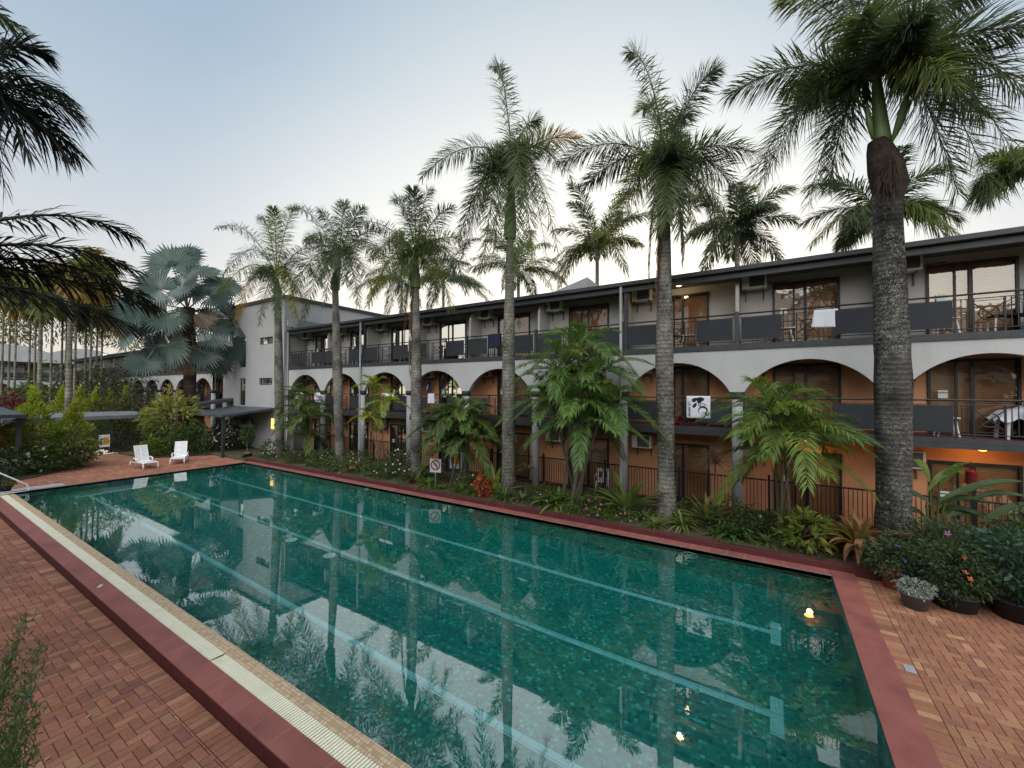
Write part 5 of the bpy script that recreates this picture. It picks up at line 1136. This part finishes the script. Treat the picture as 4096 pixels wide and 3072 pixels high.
c0 = cafe_chair(); ST = [(15.86, 13.9, 5.672, .6, 'black wire chair on the top balcony right behind the third tall palm'), (15.86, 0.35, 5.672, .3, 'black wire chair on the top balcony left of the hanging white towel'),
     (15.8, 17.8, 5.672, -.4, 'black wire chair on the top balcony beside the small white stool'), (15.75, 2.9, 5.672, .2, 'black wire chair on the top balcony next to the white-framed table'), (15.8, -5.3, 5.672, 2.6, 'black wire chair on the top balcony at the right edge'),
     (15.8, 10.0, 2.965, .3, 'black wire chair on the middle balcony just left of the fourth tall palm')]
for i, (x, y, z, a, lb) in enumerate(ST):
    c = c0 if i == 0 else copy_tree(c0); place(c, (x, y, z), a); tag(c, lb, 'chair', GC)
GTb = 'white tables and stools on the balconies'
for (x, y, z, w, l, h, lb) in [(15.75, 16.9, 5.672, .4, .4, .45, 'small white stool on the top balcony left of the third tall palm'), (15.75, 24.8, 5.672, .4, .4, .42, 'small white stool on the top balcony nearest the stair tower'),
        (15.7, -.25, 5.672, .55, .75, .50, 'white table on the top balcony below the hanging white towel'), (15.75, 2.45, 5.672, .5, .6, .48, 'white-framed table on the top balcony right of the fifth tall palm'),
        (15.7, -4.0, 5.672, .4, .5, .48, 'small white table on the top balcony right of the largest palm'), (15.6, -3.95, 2.965, .4, .45, .52, 'small white stool on the middle balcony right of the largest palm'),
        (15.7, 20.9, 5.672, .4, .4, .42, 'white stool on the top balcony beside the tall black post'), (15.7, 1.6, 2.965, .5, .6, .62, 'white table on the middle balcony behind the flower-print towel')]:
    q = table(w, l, h); place(q, (x, y, z), 0); tag(q, lb, 'table', GTb)
tb = empty('balcony_table', (15.68, -5.25, 5.672), 0, 'white table under a black cloth on the top balcony at the right edge', 'table')
q = MB(); q.box(-.25, .25, -.45, .45, .44, .47); q.build('tabletop', 'black_metal', tb)
for sx in (-1, 1):
    for sy in (-1, 1): q = MB(); q.tube([(sx*.22, sy*.4, .44), (sx*.22, sy*.42, 0)], .02, 8); q.build('leg', 'white_plastic', tb)
def cloth(name, loc, w, h, mat, label, cat, back=.5, x_in=.05, skew=0., fold=.012, n=26, grp=None, rz=0):
    """cloth hung over a rail that runs along y; front side faces -x"""
    root_m = MB(); ys = np.linspace(-w/2, w/2, n); prof = []
    m1 = 14
    for s in np.linspace(0, 1, m1): prof.append((-x_in, -h*(1-s)))
    for a in np.linspace(0, math.pi, 6)[1:-1]: prof.append((-x_in*math.cos(a), x_in*.5*math.sin(a)))
    for s in np.linspace(0, 1, m1): prof.append((x_in, -h*back*s))
    prof = np.array(prof); k = len(prof); V = np.zeros((k, n, 3)); V[:, :, 0] = prof[:, 0:1]+fold*np.sin(ys*22+1)[None]*(np.abs(prof[:, 1:2])/h)*1.4+fold*.5*np.sin(ys*51)[None]*(np.abs(prof[:, 1:2])/h)
    V[:, :, 1] = ys[None]+skew*(-prof[:, 1:2])*ys[None]*2; V[:, :, 2] = prof[:, 1:2]+skew*ys[None]*np.abs(prof[:, 1:2])*.6
    i = (np.arange(k-1)[:, None]*n+np.arange(n-1)[None]).ravel(); root_m.add(V.reshape(-1, 3), np.stack([i, i+1, i+n+1, i+n], -1))
    o = root_m.build(name, mat, smooth=True); o.location = loc; o.rotation_euler = (0, 0, rz); sm = o.modifiers.new('s', 'SOLIDIFY'); sm.thickness = .008; tag(o, label, cat, grp); return o
RX = 15.08
cloth('towel', (RX+.02, onX(1784, 700, RX)[1], 6.54), .56, .50, 'towel_white', 'plain white towel hanging askew over the top balcony railing left of the largest palm', 'towel', .6, skew=.25)
cloth('jacket', (RX, onX(1069, 745, RX)[1], 6.67), .62, .62, 'cloth_navy', 'dark navy garment slung over the top balcony rail left of the fourth tall palm', 'garment', .9, fold=.03)
ft = onX(1509, 895, RX+.08); tw2 = cloth('towel', (RX+.08, ft[1], 3.965), .74, .72, 'towel_white', 'white beach towel printed with dark flowers and sideways lettering on the middle balcony', 'towel', .5, fold=.003)
# printed motif of the towel (front side, facing -x); mirrored lettering reads from the back
def flat(name, outline, mat, parent, x=-.0615):
    b = MB(); n = len(outline); c = np.mean(outline, axis=0); V = [(x, -c[0], c[1])]+[(x, -p[0], p[1]) for p in outline]; b.add(V, None, [(0, i+1, (i+1) % n+1) for i in range(n)]); return b.build(name, mat, parent)
def petal(cx, cy_, a, l, w):
    t = np.linspace(0, 2*math.pi, 22)[:-1]; x = l*.5*(1-np.cos(t))/1.; y = w*.5*np.sin(t)*(.6+.5*(1-np.cos(t))*.5)*(1+.06*np.sin(t*9)); return [(cx+math.cos(a)*u-math.sin(a)*v, cy_+math.sin(a)*u+math.cos(a)*v) for u, v in zip(x, y)]
for (a, l, w) in ((R(215), .20, .15), (R(300), .20, .16), (R(345), .22, .15)): flat('printed_petal', petal(-.03, -.04, a, l, w), 'towel_ink', tw2)
flat('printed_leaf', petal(-.05, -.20, R(235), .20, .12), 'towel_ink', tw2)
def band(name, pts, ws, parent, mat='towel_ink', x=-.062):
    b = MB(); P = np.array(pts); T = nrm(np.gradient(P, axis=0)); Nn = np.stack([-T[:, 1], T[:, 0]], -1); A = P+Nn*np.array(ws)[:, None]/2; B_ = P-Nn*np.array(ws)[:, None]/2; n = len(P)
    V = [(x, -p[0], p[1]) for p in A]+[(x, -p[0], p[1]) for p in B_]; i = np.arange(n-1); b.add(V, np.stack([i, i+1, i+n+1, i+n], -1)); return b.build(name, mat, parent)
th = np.linspace(-.5, 5.6, 30); rr = np.linspace(.15, .07, 30); band('printed_swirl', [(.16+r_q*math.cos(3.4-t_)*1.1, -.46+r_q*math.sin(3.4-t_)) for t_, r_q in zip(th, rr)], np.interp(th, [-.5, 2, 5.6], [.01, .065, .012]), tw2)
band('printed_swirl', [(.20, -.54), (.27, -.58), (.31, -.62), (.29, -.68)], [.05, .04, .03, .008], tw2)
th = np.linspace(0, 6, 20); band('printed_swirl', [(.13+.055*math.cos(t_)*1.2, -.27+.045*math.sin(t_)) for t_ in th], [.022]*20, tw2); band('printed_swirl', [(-.01, -.20), (.03, -.30), (.08, -.36)], [.01, .035, .02], tw2); band('printed_swirl', [(.19, -.26), (.27, -.28)], [.02, .008], tw2)
Mt = Matrix.Translation((-.062, .28, -.40)) @ Matrix(((0, 0, 1, 0), (0, 1, 0, 0), (1, 0, 0, 0), (0, 0, 0, 1)))
# letters run downwards with their tops to the left (the print shows through reversed)
Mt = Matrix(((0, 0, -1, -.062), (0, 1, 0, .285), (-1, 0, 0, -.415), (0, 0, 0, 1)))
text_mesh('printed_lettering', 'Fiji Islands', .125, 'towel_ink', tw2, Mt)
cloth('towel', (RX+.08, onX(930, 905, RX)[1], 3.965), .42, .45, 'towel_white', 'white cloth over the middle balcony rail right of the third tall palm', 'towel', .9)
cloth('towel', (RX+.08, onX(685, 890, RX)[1], 3.965), .72, .60, 'towel_white', 'white towel on the middle balcony rail beside the first arcade column', 'towel', .9)
tg = cloth('towel', (RX+.08, onX(648, 890, RX)[1], 3.965), 1.1, .45, 'towel_white', 'white towel with a green stripe on the middle balcony rail nearest the stair tower', 'towel', .9)
cloth('towel', (RX+.08, onX(836, 860, RX)[1], 3.965), 1.0, .13, 'towel_white', 'narrow folded white cloth on the middle balcony rail left of the third tall palm', 'towel', .9)
b = MB(); b.box(-.075, -.068, -.4, .3, -.34, -.08); plain('stripe_green', (.02, .25, .06), .9); b.build('stripe', 'stripe_green', tg)
fl = MB(); fl.add([(0, -.2, 0), (0, .16, -.1), (0, .2, -.55), (0, -.15, -.42), (.02, .0, -.0)], [(0, 1, 2, 3)]); fo = fl.build('flag', 'cloth_blue'); fo.location = (15.9, onX(925, 840, 15.9)[1], 4.62)
tag(fo, 'blue and white cloth pegged against the orange wall of the middle balcony', 'cloth'); q = MB(); q.add([(-.01, -.05, -.12), (-.01, .06, -.14), (-.01, .16, -.5), (-.01, .05, -.42)], [(0, 1, 2, 3)]); q.build('stripe', 'towel_white', fo)
q = MB(); leaves(q, (0, 0, .12), (.2, .32, .12), 60, .2, [(.45, .02, .03)], asp=.8); rdm = q.build('clothes_heap', 'cloth_red'); rdm.location = (15.35, onX(1475, 910, 15.35)[1], 2.975); tag(rdm, 'red clothes heaped on the middle balcony floor beside the flower-print towel', 'clothes')
q = MB(); q.box(-.02, .02, -.05, .05, 0, .95); bd = q.build('board', 'blue_pale', bevel=.01); bd.location = (15.4, onX(1494, 880, 15.4)[1], 2.97); tag(bd, 'pale upright board leaning on the middle balcony beside the flower-print towel', 'board')
# cloth covered table on the middle balcony at the right edge
tb = empty('covered_table', (15.72, -5.55, 2.965), 0, 'white plastic table under a draped white cloth on the middle balcony at the right edge', 'table')
q = MB(); ng = 14; gx, gy = np.meshgrid(np.linspace(-.45, .45, ng), np.linspace(-.75, .75, ng)); rr = np.maximum(np.abs(gx)/.45, np.abs(gy)/.75); gz = .72+.16*np.exp(-(gy**2)*14)-np.clip(rr-.72, 0, 1)*.9*(1+.25*np.sin(gx*19+gy*17))
i = (np.arange(ng-1)[:, None]*ng+np.arange(ng-1)[None]).ravel(); q.add(np.stack([gx, gy, gz], -1).reshape(-1, 3), np.stack([i, i+1, i+1+ng, i+ng], -1)); q.build('tablecloth', 'towel_white', tb, smooth=True)
for sx in (-1, 1):
    for sy in (-1, 1): q = MB(); q.tube([(sx*.28, sy*.52, .66), (sx*.32, sy*.56, 0)], [.05, .042], 12); q.build('leg', 'white_plastic', tb)
# white plastic chair on the patio behind the fence
ch = empty('plastic_chair', (15.85, onX(1301, 1040, 15.85)[1], .156), .2, 'white plastic armchair on the ground floor patio behind the black fence', 'chair')
q = MB(); q.box(-.24, .22, -.23, .23, .40, .43); q.build('seat', 'white_plastic', ch, bevel=.01)
q = MB()
for y0, y1 in ((-.25, -.17), (-.04, .04), (.17, .25)): q.box(.20, .23, y0, y1, .43, .86)
q.box(.20, .235, -.25, .25, .76, .88); q.box(.20, .232, -.25, .25, .43, .50); q.build('backrest', 'white_plastic', ch)
for sx in (-1, 1):
    for sy in (-1, 1): q = MB(); q.tube([(sx*.2, sy*.2, .4), (sx*.25, sy*.25, 0)], [.03, .022], 8); q.build('leg', 'white_plastic', ch)
    q = MB(); q.tube([(-.22, sx*.26, .4), (-.22, sx*.27, .63), (.2, sx*.25, .66)], .022, 8); q.build('armrest', 'white_plastic', ch)
# red hanging lantern on the ground floor at the right
q = MB(); q.tube([(0, 0, 0), (0, 0, -.05), (0, 0, -.35), (0, 0, -.4)], [.05, .11, .11, .05], 16); q.tube([(0, 0, .3), (0, 0, 0)], .004, 4); lt = q.build('lantern', 'cloth_red'); lt.location = onX(2098, 1015, 15.75); tag(lt, 'dark red lantern hanging before the ground floor blinds at the right', 'lantern')

# signs
sg = empty('no_diving_sign', (12.75, onX(941, 1000, 12.75)[1], GZ), R(18), 'white warning sign on a thin stake with a red prohibition ring', 'sign')
q = MB(); q.box(.0, .02, -.01, .02, 0, .62); q.build('stake', 'column_grey', sg)
q = MB(); q.box(-.012, 0, -.25, .25, .58, 1.14); q.build('sign_board', 'sign_white', sg)
q = MB(); a = np.linspace(0, 2*math.pi, 41); n = 41
ro, ri = .215, .165; V = [(-.016, ro*math.cos(x), .88+ro*math.sin(x)) for x in a]+[(-.016, ri*math.cos(x), .88+ri*math.sin(x)) for x in a]; i = np.arange(n-1); q.add(V, np.stack([i, i+1, i+n+1, i+n], -1))
q.add([(-.019, -.14, .76), (-.019, -.11, .73), (-.019, .14, 1.0), (-.019, .11, 1.03)], [(0, 1, 2, 3)]); q.build('prohibition_ring', 'sign_red', sg)
q = MB(); q.add([(-.014, .02, .98), (-.014, .06, .98), (-.014, -.05, .84), (-.014, -.09, .84)], [(0, 1, 2, 3)]); q.ring((-.014, -.09, .80), .02, .008, 0, 10); q.add([(-.014, -.14, .76), (-.014, .12, .76), (-.014, .12, .745), (-.014, -.14, .745)], [(0, 1, 2, 3)]); q.build('diver_symbol', 'sign_ink', sg)
s2 = empty('pool_notice', (13.9, onX(985, 1000, 13.9)[1], .75), R(10), 'white and yellow notice half hidden behind the bushy palm by the fence', 'sign')
q = MB(); q.box(-.012, 0, -.3, .3, 0, .75); q.build('sign_board', 'sign_white', s2); q = MB(); q.box(-.016, -.012, -.24, .15, .2, .66); q.build('yellow_field', 'sign_yellow', s2)
s3 = empty('pool_rules_sign', (8.0, 35.7, .0), 0, 'white notice board with blue and yellow fields on the far garden fence', 'sign')
q = MB(); q.box(0, .50, 0, .02, .50, 1.26); q.build('sign_board', 'sign_white', s3); q = MB(); q.box(.04, .15, -.006, 0, .62, 1.07); q.build('blue_field', 'sign_blue', s3); q = MB(); q.box(.17, .46, -.006, 0, .63, 1.10); q.build('yellow_field', 'sign_yellow', s3)
q = MB()
for z in np.arange(.72, 1.05, .055): q.box(.20, .43, -.009, -.006, z, z+.018)
q.box(.05, .18, -.009, -.002, 1.16, 1.18); q.tube([(.41, -.008, 1.17), (.41, -.002, 1.17)], .03, 14); q.build('sign_lettering', 'sign_ink', s3)

# handrails by the steps at the far left pool corner
hr = empty('pool_handrail', (0, 0, 0), 0, 'pair of white steel handrails at the far left corner of the pool', 'handrail')
A0 = onZ(62, 1061, .05); B0 = onY(-2, 1021, A0[1]); B0[0] -= .02
for dy in (0, .38):
    o_ = np.array([0, dy, 0]); q = MB(); P = [A0+o_, A0+o_+[0, 0, .20], A0+o_+[-.03, 0, .25], B0+o_, B0+o_+[-.35, 0, .02], B0+o_+[-.7, 0, -.25], (B0+o_)*[1, 1, 0]+[-.75, 0, .05]]
    q.tube(P, .024, 10); q.tube([A0+o_+[0, -.05, .03], (A0+o_)+[-1.9, -.05, .03]], .024, 10); q.build('rail', 'white_plastic', hr, smooth=True)
# pool fittings
def lightf(label, y, ring=False):
    q = MB()
    if ring: q.ring((PX1-.02, y, -.32), .19, .014, 0, 28); q.ring((PX1-.02, y, -.32), .05, .012, 0, 16); [q.tube([(PX1-.02, y+math.cos(a)*.05, -.32+math.sin(a)*.05), (PX1-.02, y+math.cos(a)*.19, -.32+math.sin(a)*.19)], .010, 5) for a in (.8, 2.4, 3.9, 5.5)]
    else: q.tube([(PX1-.05, y, -.28), (PX1, y, -.28)], .13, 20); q.ring((PX1-.05, y, -.28), .13, .015, 0)
    tag(q.build('pool_light', 'fixture'), label, 'pool light')
lightf('round pale pool light on the far wall, farther of the two discs', 14.6); lightf('round pale pool light on the far wall, nearer of the two discs', 9.0); lightf('wheel-shaped fitting on the far pool wall near the right end', 1.84, True)
for x, y, lb in ((7.1, 12.45, 'farther round pale-blue drain cover on the pool floor'), (7.08, 10.5, 'nearer round pale-blue drain cover on the pool floor')):
    q = MB(); q.tube([(x, y, -DEP), (x, y, -DEP+.03)], .17, 28); plain('drain_blue', (.55, .95, 1.), .5) if 'drain_blue' not in M else None; o = q.build('pool_drain', 'drain_blue'); tag(o, lb, 'drain cover')
    q = MB(); [q.tube([(x+.06*math.cos(a), y+.06*math.sin(a), -DEP+.03), (x+.06*math.cos(a), y+.06*math.sin(a), -DEP+.034)], .014, 8) for a in (.3, 1.9, 3.4, 5)]; q.build('drain_hole', 'sign_ink', o)
# seed pod strip and small debris on the near edge
q = MB(); p = onZ(470, 1421, .02); q.tube([p+[-.11, .03, .0], p+[-.03, .0, .012], p+[.05, -.01, .01], p+[.12, .02, .004]], [.004, .008, .010, .004], 6); tag(q.build('seed_pod', 'wood_dead'), 'long dark pod lying across the cream grate', 'seed pod')
q = MB(); p = onZ(217, 1266, .066); q.add([p+[-.06, -.05, 0], p+[.0, -.06, .004], p+[.03, .0, 0], p+[-.04, .01, .006], p+[-.02, .02, 0], p+[.04, .02, .006], p+[.06, .08, 0], p+[0, .08, .003]], [(0, 1, 2, 3), (4, 5, 6, 7)]); tag(q.build('paper_scrap', 'paper'), 'small pale scrap lying on the red coping', 'scrap')
for (px, py, lb) in ((185, 1553, 'pale curled leaf lying on the near brick deck'), (94, 1646, 'second pale leaf on the near brick deck at the lower left')):
    q = MB(); p = onZ(px, py, NZ+.005); q.add([p, p+[.02, .03, .015], p+[.07, .04, .005], p+[.04, -.01, .02]], [(0, 1, 2, 3)], col=(.55, .42, .25)); tag(q.build('fallen_leaf', 'leaf_dry'), lb, 'fallen leaf')
# lamp on the far wing
q = MB(); q.tube([(0, 0, 0), (0, 0, .15)], .18, 12); o = q.build('wall_lamp', 'lamp_far'); o.location = onY(227, 768, 70); tag(o, 'small yellow lamp glowing under the far wing roof', 'lamp')
